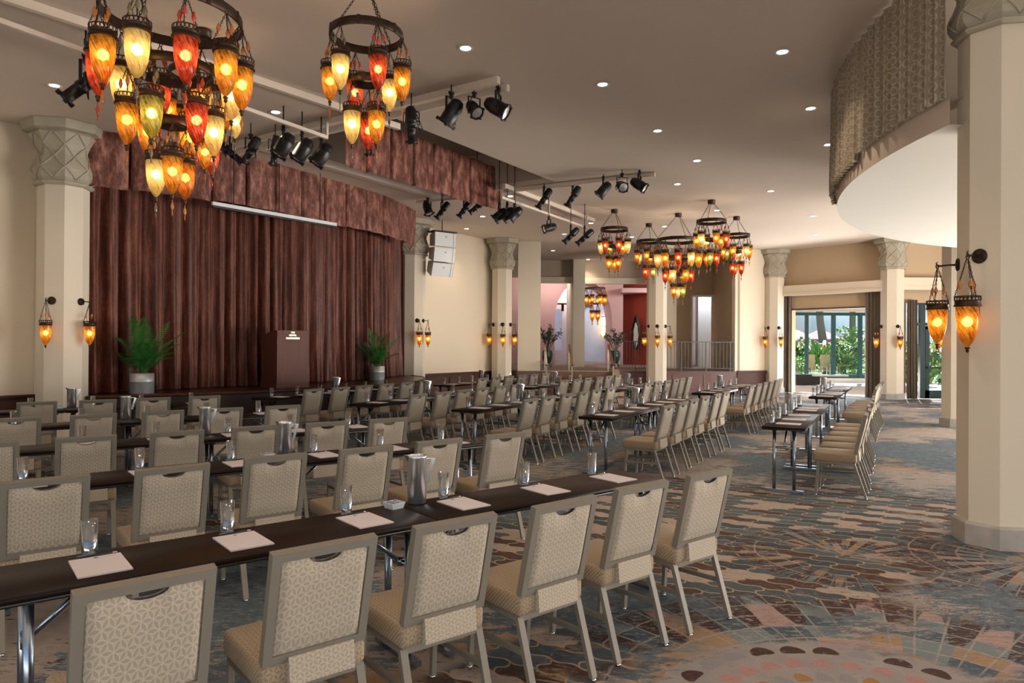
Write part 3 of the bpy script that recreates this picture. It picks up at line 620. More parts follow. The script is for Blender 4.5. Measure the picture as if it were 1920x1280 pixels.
# ------------------------------------------------------------------ seminar tables, chairs and place settings
def chair_proto():
    o = E('banquet_chair')
    sm = MB().rbox((0, .06, .425), (.425, .44, .105), .026, 3); sm.build('seat', M['seat_f'], o)
    # side profile of the back: foot of the back rest to its top
    B0, B1 = Vector((0, -.145, .475)), Vector((0, -.245, .905)); up = (B1 - B0).normalized(); nb = Vector((0, up.z, -up.y))   # nb: towards the front
    hw = .205; fw = .034; Hb = (B1 - B0).length
    T = Matrix(((1, 0, 0, 0), (0, nb.y, up.y, B0.y), (0, nb.z, up.z, B0.z), (0, 0, 0, 1)))     # local x, depth, height
    fr = MB(); fr.M = T
    for s in (-1, 1): fr.box((s * (hw - fw / 2), 0, Hb / 2), (fw, .036, Hb))
    fr.box((0, 0, Hb - fw / 2), (2 * hw - 2 * fw, .036, fw)); fr.box((0, 0, fw / 2), (2 * hw - 2 * fw, .036, fw))
    fr.build('back_frame', M['frame'], o)
    pn = MB(); pn.M = T; iw = hw - fw; z0, z1 = fw - .004, Hb - fw + .002; K = 30
    def top(x): return z1 - (max(0, 1 - (x / .068) ** 2) ** .5) * .034 if abs(x) < .068 else z1
    for dep, sgn in ((-.026, -1), (.026, 1)):
        vs = []; fs = []
        xs = sorted(set([-iw + 2 * iw * i / K for i in range(K + 1)] + [-.068, .068]))
        nz = 9
        for x in xs:
            for j in range(nz):
                z = z0 + (top(x) - z0) * j / (nz - 1); ex = min(1, (iw - abs(x)) / .03); ez = min(1, min(z - z0, top(x) - z) / .03)
                puff = math.sin(PI / 2 * max(0, ex)) * math.sin(PI / 2 * max(0, ez)); vs.append((x, sgn * (.010 + .016 * puff), z))
        for i in range(len(xs) - 1):
            for j in range(nz - 1): fs.append((i * nz + j, (i + 1) * nz + j, (i + 1) * nz + j + 1, i * nz + j + 1))
        pn.add(vs, fs, True)
    pn.box((0, 0, .06), (.3, .018, .08))
    pn.build('back_panel', M['fabric'], o)
    tl = MB(); tl.add([(-.11, -.186, .385), (.15, -.186, .385), (.15, -.176, .49), (-.11, -.176, .49), (-.11, -.13, .385), (.15, -.13, .385), (.15, -.13, .49), (-.11, -.13, .49)],
                      [(0, 1, 2, 3), (7, 6, 5, 4), (0, 3, 7, 4), (1, 5, 6, 2), (3, 2, 6, 7), (0, 4, 5, 1)]); tl.build('back_tail', M['fabric'], o)
    lr = MB().bar((0, .12, .372), (0, -.12, .0), .024, .034, (1, 0, 0), .0).mesh('leg', M['frame'])
    rl = MB().bar((0, 0, .372), (0, -.118, .012), .034, .024, (0, 1, 0)).mesh('leg', M['frame'])
    fl = MB().bar((0, 0, .372), (0, .022, .012), .026, .026, (0, 1, 0)).mesh('leg', M['frame'])
    gl = MB().lathe([(.014, 0), (.014, .008), (.009, .014)], 8).mesh('glide', M['chrome'])
    for s in (-1, 1):
        a = put('leg', rl, o, (s * .192, -.132, 0)); put('glide', gl, a, (0, -.12, 0))
        a = put('leg', fl, o, (s * .192, .225, 0)); put('glide', gl, a, (0, .022, 0))
    rail = MB().bar((0, -.135, .366), (0, .235, .366), .024, .026, (0, 0, 1)).mesh('side_rail', M['frame'])
    stt = MB().bar((0, -.182, .215), (0, .235, .205), .018, .026, (0, 0, 1)).mesh('stretcher', M['frame'])
    for s in (-1, 1): put('side_rail', rail, o, (s * .192, 0, 0)); put('stretcher', stt, o, (s * .192, 0, 0))
    MB().bar((-.2, -.134, .368), (.2, -.134, .368), .024, .034).build('rear_rail', M['frame'], o)
    MB().bar((-.2, .225, .366), (.2, .225, .366), .024, .026).build('front_rail', M['frame'], o)
    return o
M['seat_f'] = M['fabric'].copy(); M['seat_f'].name = 'shaded seat upholstery'  # darker copy of the back fabric, seat shade put into its colours
for nd in M['seat_f'].node_tree.nodes:
    if nd.bl_idname == 'ShaderNodeMix':
        for i, c in ((6, (.20, .14, .085, 1)), (7, (.34, .255, .165, 1))):
            if not nd.inputs[i].is_linked: nd.inputs[i].default_value = c
chair = Proto(chair_proto)

TL, TW, THt = 1.826, .457, .74
def table_proto():
    o = E('seminar_table')
    MB().rbox((0, 0, THt - .012), (TL, TW, .024), .004, 1).build('table_top', M['table_top'], o)
    MB().rbox((0, 0, THt - .030), (TL - .004, TW - .004, .014), .003, 1).build('edge_band', M['table_edge'], o)
    leg = MB().lathe([(.019, 0), (.019, .665)], 14).mesh('leg', M['leg_steel'])
    hinge = MB().rbox((0, 0, 0), (.07, .05, .045), .012, 2).mesh('hinge', M['black'])
    foot = MB().bar((0, -.205, .02), (0, .205, .02), .045, .03)
    foot.lathe([(.012, 0), (.012, .012)], 8, (0, -.18, 0)); foot.lathe([(.012, 0), (.012, .012)], 8, (0, .18, 0)); foot = foot.mesh('foot_bar', M['leg_steel'])
    cross = MB().path([(0, -.10, .50), (0, .10, .50)], .013, 8); cross.lathe([(.02, -.02), (.02, .02)], 8, (0, -.03, .50)); cross = cross.mesh('cross_bar', M['leg_steel'])
    brace = MB().path([(0, 0, .50), (-.24, 0, .70)], .011, 8).mesh('fold_brace', M['leg_steel'])
    for s in (-1, 1):
        for t in (-1, 1):
            a = put('leg', leg, o, (s * (TL / 2 - .10), t * .105, .035)); put('hinge', hinge, a, (0, 0, .665))
        put('foot_bar', foot, o, (s * (TL / 2 - .10), 0, 0)); put('cross_bar', cross, o, (s * (TL / 2 - .10), 0, 0))
        b_ = put('fold_brace', brace, o, (s * (TL / 2 - .10), 0, 0), (0, 0, 0 if s > 0 else PI))
    return o
table = Proto(table_proto)
def glass_proto():
    o = E('water_glass')
    MB().lathe([(.029, .0), (.0325, .152), (.0305, .152), (.0275, .016), (.0, .016)], 20, caps=False).build('tumbler_wall', M['glass'], o)
    MB().lathe([(.027, .001), (.0275, .014), (.010, .013)], 16).build('glass_foot', M['glass_foot'], o)
    return o
tumbler = Proto(glass_proto)
def pad_proto():
    o = E('notepad')
    MB().box((0, 0, .003), (.19, .265, .006)).build('paper_block', M['paper'], o)
    k = MB(); k.box((0, .110, .0063), (.012, .010, .0006)); k.box((0, .102, .0063), (.020, .002, .0006)); k.build('printed_crest', M['ink'], o)
    return o
pad = Proto(pad_proto)
def pen_proto():
    o = E('pen')
    MB().path([(-.07, 0, .006), (.06, 0, .006)], .0055, 8).build('barrel', M['black'], o)
    MB().path([(.058, 0, .006), (.078, 0, .006)], [.0055, .0035], 8).build('chrome_tip', M['chrome'], o)
    MB().bar((-.07, 0, .0125), (-.035, 0, .0125), .003, .0015).build('clip', M['chrome'], o)
    return o
pen = Proto(pen_proto)
def pitcher_proto():
    o = E('water_pitcher')
    b = MB().lathe([(.0, .001), (.052, .001), (.054, .006), (.054, .262), (.057, .272), (.0545, .272), (.051, .262), (.051, .02), (0, .02)], 28, caps=False)
    b.build('pitcher_body', M['steel'], o)
    s = MB(); s.add([(-.050, -.022, .272), (-.050, .022, .272), (-.078, 0, .279), (-.053, 0, .235)], [(0, 1, 2), (0, 2, 3), (1, 3, 2)]); s.build('spout', M['steel'], o)
    MB().bar((.050, 0, .252), (.098, 0, .250), .022, .005).bar((.098, 0, .252), (.062, 0, .115), .022, .005, (0, 1, 0)).build('handle', M['steel'], o)
    return o
pitcher = Proto(pitcher_proto)
def dish_proto():
    o = E('mint_dish')
    d = MB(); a, b_, h = .036, .045, .034
    d.add([(-a, -a, 0), (a, -a, 0), (a, a, 0), (-a, a, 0), (-b_, -b_, h), (b_, -b_, h), (b_, b_, h), (-b_, b_, h), (-b_ + .004, -b_ + .004, h), (b_ - .004, -b_ + .004, h), (b_ - .004, b_ - .004, h), (-b_ + .004, b_ - .004, h), (-a, -a, .01), (a, -a, .01), (a, a, .01), (-a, a, .01)],
          [(3, 2, 1, 0), (0, 1, 5, 4), (1, 2, 6, 5), (2, 3, 7, 6), (3, 0, 4, 7), (4, 5, 9, 8), (5, 6, 10, 9), (6, 7, 11, 10), (7, 4, 8, 11), (8, 9, 13, 12), (9, 10, 14, 13), (10, 11, 15, 14), (11, 8, 12, 15), (12, 13, 14, 15)])
    d.build('dish', M['china'], o)
    rn = random.Random(2); mi = MB()
    for i in range(14): mi.rbox((rn.uniform(-.03, .03), rn.uniform(-.03, .03), .026 + rn.uniform(0, .010)), (.020, .012, .010), .003, 1)
    mi.build('wrapped_mints', M['mint'], o, kind='stuff')
    return o
dish = Proto(dish_proto)

ROWS = {
'R1': ((-0.628, 3.911), 50.9, [-1.495, -0.928, -0.318, 0.297, 0.919, 1.534]),
'R2': ((-1.905, 5.562), 51.4, [-1.627, -0.945, -0.318, 0.347, 0.958, 1.59]),
'R3': ((-3.092, 6.804), 54.6, [-1.558, -0.929, -0.334, 0.316, 0.934, 1.578]),
'R4': ((-4.581, 8.094), 53.6, [-1.6, -0.965, -0.342, 0.326, 0.979, 1.613]),
'R5': ((-6.088, 9.482), 53.5, [-1.59, -0.954, -0.363, 0.353, 0.952, 1.614]),
'S1': ((-3.313, 12.988), 29.1, [-1.461, -0.903, -0.345, 0.326, 0.88, 1.498]),
'S2': ((-1.499, 11.980), 29.2, [-1.459, -0.908, -0.365, 0.355, 0.873, 1.501]),
'S3': ((0.100, 11.207), 29.1, [-1.472, -0.913, -0.331, 0.34, 0.898, 1.473]),
'S4': ((1.808, 10.360), 30.2, [-1.51, -0.911, -0.326, 0.366, 0.896, 1.494]),
'S5': ((3.733, 9.455), 28.4, [-1.462, -0.922, -0.357, 0.494, 0.809, 1.402]),
'T1': ((-0.771, 16.872), 29.6, [-1.495, -0.912, -0.347, 0.352, 0.917, 1.488]),
'T2': ((0.973, 16.223), 29.9, [-1.531, -0.901, -0.317, 0.335, 0.928, 1.494]),
'T3': ((2.522, 15.366), 29.4, [-1.497, -0.897, -0.315, 0.325, 0.903, 1.479]),
'T4': ((4.389, 14.814), 30.6, [-1.541, -0.893, -0.335, 0.33, 0.952, 1.512]),
'T5': ((6.225, 13.978), 29.7, [-1.52, -0.928, -0.3, 0.413, 0.841, 1.5])}
RN = {'R1': 'front row', 'R2': 'second row behind front row', 'R3': 'third row of left block', 'R4': 'fourth row of left block', 'R5': 'left block row nearest stage',
      'S1': 'middle block row nearest stage', 'S2': 'second middle row from stage', 'S3': 'third middle row from stage', 'S4': 'fourth middle row from stage', 'S5': 'middle row nearest right pillar',
      'T1': 'farthest block row by wainscot', 'T2': 'far block second row by steps', 'T3': 'far block third row', 'T4': 'far block fourth row', 'T5': 'far block row nearest garden window'}
ORD = ['first', 'second', 'third', 'fourth', 'fifth', 'sixth']
rj = random.Random(11)
for rn_, (o_, ang, al) in ROWS.items():
    t = R(ang); d = Vector((math.sin(t), math.cos(t), 0)); nr = Vector((-math.cos(t), math.sin(t), 0)); rz = PI / 2 - t
    base = Vector((*o_, 0)) - nr * .175; nm = RN[rn_]; side = 'from left' if rn_[0] == 'R' else 'from near end'
    for s, w_ in ((-1, 'left' if rn_[0] == 'R' else 'near'), (1, 'right' if rn_[0] == 'R' else 'far')):
        table(base + d * s * .916, rz, 'dark seminar table with steel legs, %s half of %s' % (w_, nm), 'table', 'seminar tables, ' + nm)
    for k in range(6):
        sp = (k - 2.5) * (.60 if rn_[0] != 'R' or rn_ == 'R1' else .635)
        if rn_ == 'R1': sp += .02
        cp = base + d * (sp + rj.uniform(-.015, .015)) - nr * (.585 + rj.uniform(-.02, .02))
        chair(cp, rz + R(rj.uniform(-1.2, 1.2)), 'beige upholstered banquet chair, %s %s, %s' % (ORD[k], side, nm), 'chair', 'banquet chairs, ' + nm)
        gp = Vector((*o_, THt)) + d * al[k]
        tumbler(gp, 0, 'clear straight water glass, %s %s, %s' % (ORD[k], side, nm), 'glass', 'water glasses, ' + nm)
        pad(base + d * (al[k] + .012) - nr * .012 + Vector((0, 0, THt)), rz + R(rj.uniform(-1.5, 1.5)), 'blush notepad, %s %s, %s' % (ORD[k], side, nm), 'notepad', 'notepads, ' + nm)
        pen(base + d * (al[k] + .02) + nr * .136 + Vector((0, 0, THt)), rz + R(rj.uniform(-4, 4)), 'slim dark pen by the notepad, %s %s, %s' % (ORD[k], side, nm), 'pen', 'pens, ' + nm)
    off = .10 if rn_[0] == 'R' else .04
    pitcher(base + d * (off if rn_ != 'R1' else .11) + nr * .165 + Vector((0, 0, THt)), rz + R(-15), 'tall brushed steel water pitcher in the middle of the %s' % nm, 'pitcher', 'steel pitchers')
    dish(base + d * (off - .15) + nr * .14 + Vector((0, 0, THt)), rz + R(8), 'square white mint dish beside the pitcher, %s' % nm, 'dish', 'mint dishes')

# ------------------------------------------------------------------ lanterns, chandeliers, sconces
def link_chain(mb, p, q, pitch=.017, r=.0022, w=.005):
    p, q = Vector(p), Vector(q); L = (q - p).length; n = max(2, int(L / pitch)); d = (q - p) / L
    a = d.orthogonal().normalized(); b = d.cross(a)
    for i in range(n):
        c = p + d * L * (i + .5) / n; s = a if i % 2 else b; hl = L / n * .66
        mb.path([c + d * hl * math.cos(k * PI / 4) + s * w * math.sin(k * PI / 4) for k in range(8)], r, 4, True)
def bead(mb, c, l, r): mb.lathe([(.001, -l / 2), (r * .55, -l * .3), (r, 0), (r * .55, l * .3), (.001, l / 2)], 8, c)
SHP = [(.006, -.300), (.012, -.293), (.030, -.272), (.050, -.235), (.064, -.185), (.072, -.130), (.076, -.070), (.077, -.02), (.077, 0)]
def lantern_meshes():
    L = {}
    for k, m in SH.items(): L[k] = MB().lathe(SHP, 20, caps=False).mesh('lantern', m)
    b = MB().lathe([(.078, -.006), (.088, -.004), (.090, .004), (.083, .010), (.083, .034), (.086, .038), (.080, .040), (.077, .0)], 20, caps=False)
    for i in range(20):
        a = i * 2 * PI / 20; b.path([(.083 * math.cos(a + .3 * math.sin(j * PI / 4) / 2), .083 * math.sin(a + .3 * math.sin(j * PI / 4) / 2), .054 + .015 * math.cos(j * PI / 4)) for j in range(8)], .0028, 4, True)
    b.path([(.083 * math.cos(i * PI / 10), .083 * math.sin(i * PI / 10), .070) for i in range(20)], .0035, 4, True)
    L['finial'] = MB().lathe([(.016, -.300), (.019, -.309), (.009, -.318), (.013, -.328), (.005, -.342)], 10).mesh('finial', M['bronze'])
    L['band'] = b.mesh('lantern_band', M['bronze'])
    for nm, h in (('chain', .262), ('chain_long', .342)):
        c = MB()
        for i in range(3):
            a = i * 2 * PI / 3 + .4; link_chain(c, (.083 * math.cos(a), .083 * math.sin(a), .066), (.008 * math.cos(a), .008 * math.sin(a), h))
        c.path([(.012 * math.cos(k * PI / 4), 0, h + .016 + .016 * math.sin(k * PI / 4)) for k in range(8)], .004, 5, True)
        c.path([(0, 0, h), (.02, .01, h * .76), (.05, -.01, h * .45), (.03, .0, .03)], .0025, 5)
        L[nm] = c.mesh('lantern_chain', M['bronze'])
    for nm in ('amber', 'red', 'olive'):
        d = MB()
        for i in range(3):
            a = i * 2 * PI / 3 + .4; bead(d, (.05 * math.cos(a), .05 * math.sin(a), .155), .085, .016)
        L['bead_' + nm] = d.mesh('hanging_beads', M['bead_' + nm])
        d = MB(); bead(d, (0, 0, -.395), .085, .014); d.path([(0, 0, -.335), (0, 0, -.36)], .004, 5); d.path([(0, 0, -.43), (0, 0, -.47)], .0045, 5)
        L['drop_' + nm] = d.mesh('bead_drop', M['bead_' + nm])
    L['bulb'] = MB().lathe([(.002, -.036), (.022, -.022), (.029, 0), (.022, .022), (.002, .038)], 12).mesh('bulb', M['bulb'])
    return L
LM = lantern_meshes()
BD = {'amber': 'amber', 'orange': 'amber', 'red': 'red', 'green': 'olive', 'cream': 'olive'}
def lantern(parent, loc, colour, s=1.0, rz=0, drop=True):
    hang = .285 if drop else .365          # hangs from its hook at loc
    o = put('lantern', LM[colour], parent, Vector(loc) - Vector((0, 0, hang * s)), (0, 0, rz)); o.scale = (s, s, s)
    put('lantern_band', LM['band'], o); put('lantern_chain', LM['chain' if drop else 'chain_long'], o); put('finial', LM['finial'], o); put('hanging_beads', LM['bead_' + BD[colour]], o, kind='stuff')
    if drop: put('bead_drop', LM['drop_' + BD[colour]], o)
    put('bulb', LM['bulb'], o, (0, 0, -.115))
    return o
def ring(mb, r, z, h, t=.012):
    mb.lathe([(r - t, z - h / 2), (r, z - h / 2), (r + .004, z - h / 2 + .006), (r + .004, z + h / 2 - .006), (r, z + h / 2), (r - t, z + h / 2), (r - t, z - h / 2)], 40, caps=False)
def chandelier(x, y, tiers, label, colours, s=1.0, rot=0, zc=HC, canopy_r=.085):
    o = E('chandelier', (x, y, zc), rot, label, 'chandelier', 'lantern chandeliers'); ci = 0
    MB().lathe([(canopy_r, 0), (canopy_r, -.085), (canopy_r - .012, -.09), (0.004, -.09)], 24, caps=False).build('canopy', M['bronze_ring'], o)
    top = -.09; pr = canopy_r * .75
    for ti, (r, z, n, sc_l, h) in enumerate(tiers):
        z = z - zc; rg = MB(); ring(rg, r, z, h)
        for i in range(n):
            a = i * 2 * PI / n; rg.box((r * math.cos(a), r * math.sin(a), z), (.03, .012, h * 1.1), a + PI / 2)
        rg.build('ring', M['bronze_ring'], o)
        for i in range(3):
            a = i * 2 * PI / 3 + .5; ch = MB(); link_chain(ch, (pr * math.cos(a), pr * math.sin(a), top), (r * math.cos(a), r * math.sin(a), z + h / 2), .036, .0035, .009); ch.build('suspension_chain', M['bronze'], o)
        for i in range(n):
            a = (i + .5) * 2 * PI / n; lantern(o, (r * math.cos(a), r * math.sin(a), z - h / 2 + .01), colours[ci % len(colours)], sc_l, rnd_l.uniform(0, 6)); ci += 1
        top = z + h / 2; pr = r * .92 if ti else r * .96
    return o
rnd_l = random.Random(4)
SM = lambda: [(.335, 4.50, 6, 1.0, .075), (.13, 4.08, 3, 1.0, .07)]
BG = [(.535, 4.31, 10, 1.16, .085), (.32, 3.87, 6, 1.08, .075), (.125, 3.44, 3, 1.0, .07)]
MIX = ['amber', 'cream', 'red', 'amber', 'orange', 'green', 'cream', 'amber', 'red']
chandelier(-2.80, 5.72, BG, 'largest three-tier lantern chandelier hanging at upper left', ['amber', 'cream', 'amber', 'red', 'cream', 'red', 'amber', 'cream', 'red', 'amber', 'cream', 'amber', 'amber', 'amber', 'green', 'red', 'orange', 'cream', 'amber'], rot=0, canopy_r=.11)
chandelier(-1.37, 6.48, SM(), 'two-tier lantern chandelier right of the largest one', ['cream', 'red', 'amber', 'cream', 'red', 'amber', 'red', 'cream', 'amber'], rot=R(30))
chandelier(-3.34, 7.5, SM(), 'two-tier lantern chandelier half hidden behind the largest one', ['cream', 'amber', 'orange', 'amber', 'red', 'amber', 'red', 'green', 'amber'], rot=.1)
for (u, v, big, lab, rt) in ((1152, 392.5, 0, 'far two-tier lantern chandelier, leftmost of the far group', .2), (1216.5, 419, 0, 'far lantern chandelier second from left of the far group', .7),
                             (1272, 400, 1, 'far three-tier lantern chandelier in the middle of the far group', .4), (1334, 375, 0, 'far lantern chandelier hanging highest in the far group', 1.1), (1381, 406, 0, 'far two-tier lantern chandelier, rightmost of the far group', .5)):
    p = gz(u, v, HC); cols = MIX[:]; rnd_l.shuffle(cols)
    chandelier(p.x, p.y, BG if big else SM(), lab, cols, rot=rt)
p = gy(1116, 530, 29.3)
chandelier(p.x, p.y, [(.42, 4.0, 8, 1.2, .05), (.16, 3.35, 4, 1.2, .05)], 'amber lantern chandelier in the lobby beyond the terrace', ['amber', 'amber', 'orange'], canopy_r=.4)

def sconce_part():
    pl = MB(); pl.M = Matrix.Rotation(PI / 2, 4, 'X')
    pl.lathe([(.002, .032), (.02, .030), (.045, .022), (.056, .012), (.062, .004), (.062, 0)], 22)
    for i in range(22):
        a = i * 2 * PI / 22; pl.path([(.02 * math.cos(a), .02 * math.sin(a), .03), (.046 * math.cos(a), .046 * math.sin(a), .024), (.060 * math.cos(a), .060 * math.sin(a), .008)], .003, 4)
    arm = MB().path([(0, -.02, 0), (0, -.08, .002), (0, -.14, -.004), (0, -.165, .0), (0, -.175, .022), (0, -.163, .034)], [.011, .008, .009, .008, .006, .004], 8)
    arm.path([(0, -.165 + .014 * math.cos(k * PI / 4), -.006 + .014 * math.sin(k * PI / 4)) for k in range(8)], .004, 5, True)
    return pl.mesh('backplate', M['bronze']), arm.mesh('arm', M['bronze'])
SCM = sconce_part()
def sconce(p, ang, label, s=1.0, colour='amber'):      # ang: direction it faces
    o = E('wall_lantern', p, ang + PI / 2, label, 'wall lantern', 'wall lanterns on the columns')
    put('backplate', SCM[0], o); put('arm', SCM[1], o); lantern(o, (0, -.165, -.01), colour, s, rnd_l.uniform(0, 6), False); return o
def on_col(cx, cy, r, deg, z, label, s=1.0): 
    a = R(deg); return sconce((cx + r * math.cos(a), cy + r * math.sin(a), z), a, label, s)
zs = 2.26
on_col(-7.03, 10.93, .33, 277, zs, 'amber wall lantern on the left face of the stage-left column')
on_col(-7.03, 10.93, .33, 348, zs, 'amber wall lantern between stage-left column and the palm')
on_col(-2.72, 19.12, .33, 299, zs, 'left one of two lanterns on the column right of the stage')
on_col(-2.72, 19.12, .33, 334, zs, 'right one of two lanterns on the column right of the stage')
on_col(-.33, 22.5, .33, 216, zs, 'left lantern of three on the column by the terrace steps')
on_col(-.33, 22.5, .33, 275, zs, 'middle lantern of three on the column by the terrace steps')
on_col(-.33, 22.5, .33, 327, zs, 'right lantern of three on the column by the terrace steps')
on_col(4.84, 23.4, .32, 203, zs, 'left lantern of three on the railing column')
on_col(4.84, 23.4, .32, 262, zs, 'middle lantern of three on the railing column')
on_col(4.84, 23.4, .32, 323, zs, 'right lantern of three on the railing column')
on_col(9.24, 24.62, .33, 213, zs, 'left lantern on the column left of the garden window')
on_col(9.24, 24.62, .33, 276, zs, 'right lantern on the column left of the garden window')
on_col(11.89, 21.86, .33, 180, zs, 'left lantern on the column between window and door')
on_col(11.89, 21.86, .33, 268, zs, 'right lantern on the column between window and door')
on_col(9.25, 14.45, .32, 190, zs, 'lantern on the slim column seen against the garden door')
on_col(4.13, 5.93, .28, 148, 2.36, 'near amber lantern projecting left from the right pillar', 1.02)
on_col(4.13, 5.93, .28, 207, 2.40, 'near smoky lantern on the front of the right pillar', 1.12)

# ------------------------------------------------------------------ recessed downlights
DL = [(873, 90, 'above the middle of the room'), (1130, 158, 'second out from the stage track, mid ceiling'), (1233, 245, 'third in the middle ceiling line'), (1307, 301, 'fourth in the middle ceiling line'), (1270, 345, 'right of the black track spotlights'),
      (1467, 97, 'nearest the balcony drapes'), (1520, 203, 'second along the balcony drapes'), (1553, 271, 'touching the balcony drape outline'), (1445, 358, 'right of the far chandeliers'), (1524, 405, 'before the tan window wall'), (1529, 440, 'closest to the tan window wall'),
      (102, 160, 'above the stage-left column'), (517, 210, 'behind the largest chandelier'), (905, 405.6, 'above the white speaker, right one'), (874.7, 428.6, 'just above the white speaker'), (956.5, 367.5, 'beside the end of the ceiling valance'),
      (1058, 438.7, 'below the short track, mid'), (1036.7, 469.5, 'over the terrace steps'), (1108, 418, 'at the end of the short white track'), (1184.5, 444, 'between the two left far chandeliers'), (1246, 424.5, 'by the chain of the far three-tier chandelier'),
      (1344, 394, 'by the chain of the highest far chandelier'), (1102.7, 486, 'above the terrace divider'), (1200, 490, 'above the railing column')]
dring = MB().lathe([(.060, -.001), (.088, -.003), (.092, -.008), (.086, -.010), (.060, -.004)], 24, caps=False).mesh('trim_ring', M['white_paint'])
dlens = MB().lathe([(.062, -.004), (.03, -.006), (.001, -.007)], 24, caps=False).mesh('lens', M['down'])
spot = bpy.data.lights.new('downlight_beam', 'SPOT'); spot.energy = 55; spot.color = (1, .80, .56); spot.spot_size = R(115); spot.spot_blend = .8; spot.shadow_soft_size = .06
def downlight(x, y, label):
    o = E('downlight', (x, y, HC), 0, label, 'downlight', 'recessed ceiling downlights'); put('trim_ring', dring, o); put('lens', dlens, o)
    l = bpy.data.objects.new('downlight_beam', spot); C.objects.link(l); l.parent = o; l.location = (0, 0, -.03)
for u, v, lab in DL:
    p = gz(u, v, HC); downlight(p.x, p.y, 'small round recessed downlight ' + lab)
for i, (x, y) in enumerate([(-4.2, 3.5), (-1.2, 4.2), (1.6, 5.2), (1.2, 2.6), (-1.6, 1.4), (-7.5, 5.8), (3.0, 3.0)]):     # the same grid carried on over the camera
    l = bpy.data.objects.new('downlight_beam', spot); C.objects.link(l); l.location = (x, y, HC - .03)

# ------------------------------------------------------------------ lighting track and stage lights
def track(name, a, b, w, h, label, drops=()):
    o = E(name, (0, 0, 0), 0, label, 'lighting track'); a, b = Vector(a), Vector(b)
    MB().bar(a, b, w, h).build('rail', M['trim_white'], o)
    for t in drops: q = a.lerp(b, t); MB().path([q, (q.x, q.y, HC)], .022, 8).build('drop_rod', M['trim_white'], o)
    return o
q = lambda u, v, z: gz(u, v, z)
a1, a2 = q(-60, -28, 4.95), q(748, 238, 4.95); track('lighting_track', a1, a2, .07, .09, 'long white lighting track running past the largest chandelier')
b1, b2 = q(-60, 18, 4.70), q(613, 258, 4.70); track('lighting_pipe', b1, b2, .05, .05, 'white hanging pipe below the long lighting track', (.02, .5, 1.0))
track('lighting_track', q(935, 150, 4.95), q(400, 282, 4.95), .07, .09, 'cross track behind the two near chandeliers, stage side')
track('lighting_track', q(953, 165, 4.93), q(404, 296, 4.93), .06, .09, 'cross track parallel to it, nearer the recess')
track('lighting_track', q(945, 348, 4.95), q(1113, 413, 4.95), .07, .09, 'short white track right of the ceiling valance')
track('lighting_pipe', q(940, 370, 4.62), q(1100, 427, 4.62), .05, .05, 'thin white pipe below the short track', (.5, 1.0))
track('lighting_track', q(1228, 327, 4.95), q(946, 358, 4.95), .06, .08, 'far cross track carrying five black spotlights')
track('lighting_track', q(782, 378, 4.93), q(905, 367, 4.93), .06, .08, 'cross track above the white speaker')
def beamrail(a, b, label): track('curtain_rail', a, b, .16, .14, label)
beamrail(Vector((*en(7.6, -10.02), HC - .02)), Vector((*en(12.3, -10.02), HC - .02)), 'white rail along the stage side of the recess')

def fixture_meshes():
    F_ = {}
    F_['par'] = MB().lathe([(.002, .20), (.06, .185), (.085, .14), (.095, .08), (.098, .075), (.098, .065), (.098, -.10), (.115, -.115), (.115, -.135), (.095, -.135)], 18, caps=False)
    F_['ers'] = MB().lathe([(.002, .27), (.05, .26), (.075, .22), (.08, .10), (.085, .09), (.085, .05), (.062, .035), (.058, -.02), (.066, -.025), (.066, -.06), (.058, -.065), (.056, -.20), (.072, -.205), (.072, -.235), (.056, -.235)], 16, caps=False)
    for k in (0, 1, 2): F_['ers'].bar((.07, 0, .2 - .05 * k), (.095, 0, .2 - .05 * k), .05, .008)
    for a in range(4): F_['ers'].box((.075 * math.cos(a * PI / 2 + .7), .075 * math.sin(a * PI / 2 + .7), -.225), (.03, .03, .04)); F_['par'].box((.115 * math.cos(a * PI / 2 + .7), .115 * math.sin(a * PI / 2 + .7), -.125), (.03, .03, .04))
    F_['ers'].path([(.08, 0, .06), (.13, 0, .06)], .012, 6); F_['par'].path([(.09, 0, 0), (.14, 0, 0)], .012, 6)
    F_ = {k: v.mesh('lamp_body', M['lamp_black']) for k, v in F_.items()}
    F_['lens_par'] = MB().lathe([(.092, -.12), (.05, -.128), (.001, -.13)], 18, caps=False).mesh('lens', M['steel'])
    F_['lens_ers'] = MB().lathe([(.056, -.20), (.03, -.21), (.001, -.212)], 16, caps=False).mesh('lens', M['steel'])
    F_['yoke'] = MB().bar((-.115, 0, 0), (-.115, 0, .19), .008, .028, (0, 1, 0)).bar((.115, 0, 0), (.115, 0, .19), .008, .028, (0, 1, 0)).bar((-.119, 0, .19), (.119, 0, .19), .028, .008).mesh('yoke', M['lamp_black'])
    F_['clamp'] = MB().rbox((0, 0, .22), (.05, .05, .06), .012, 1).path([(0, 0, .19), (0, 0, .26)], .012, 6).box((0, 0, .262), (.07, .045, .03)).mesh('clamp', M['lamp_black'])
    cb_ = MB().path([(.02, 0, .25), (.10, .03, .10), (.16, .04, -.05), (.13, .02, -.10), (.06, 0, .10)], .006, 5); F_['cable'] = cb_.mesh('cable', M['black'])
    return F_
FX = fixture_meshes()
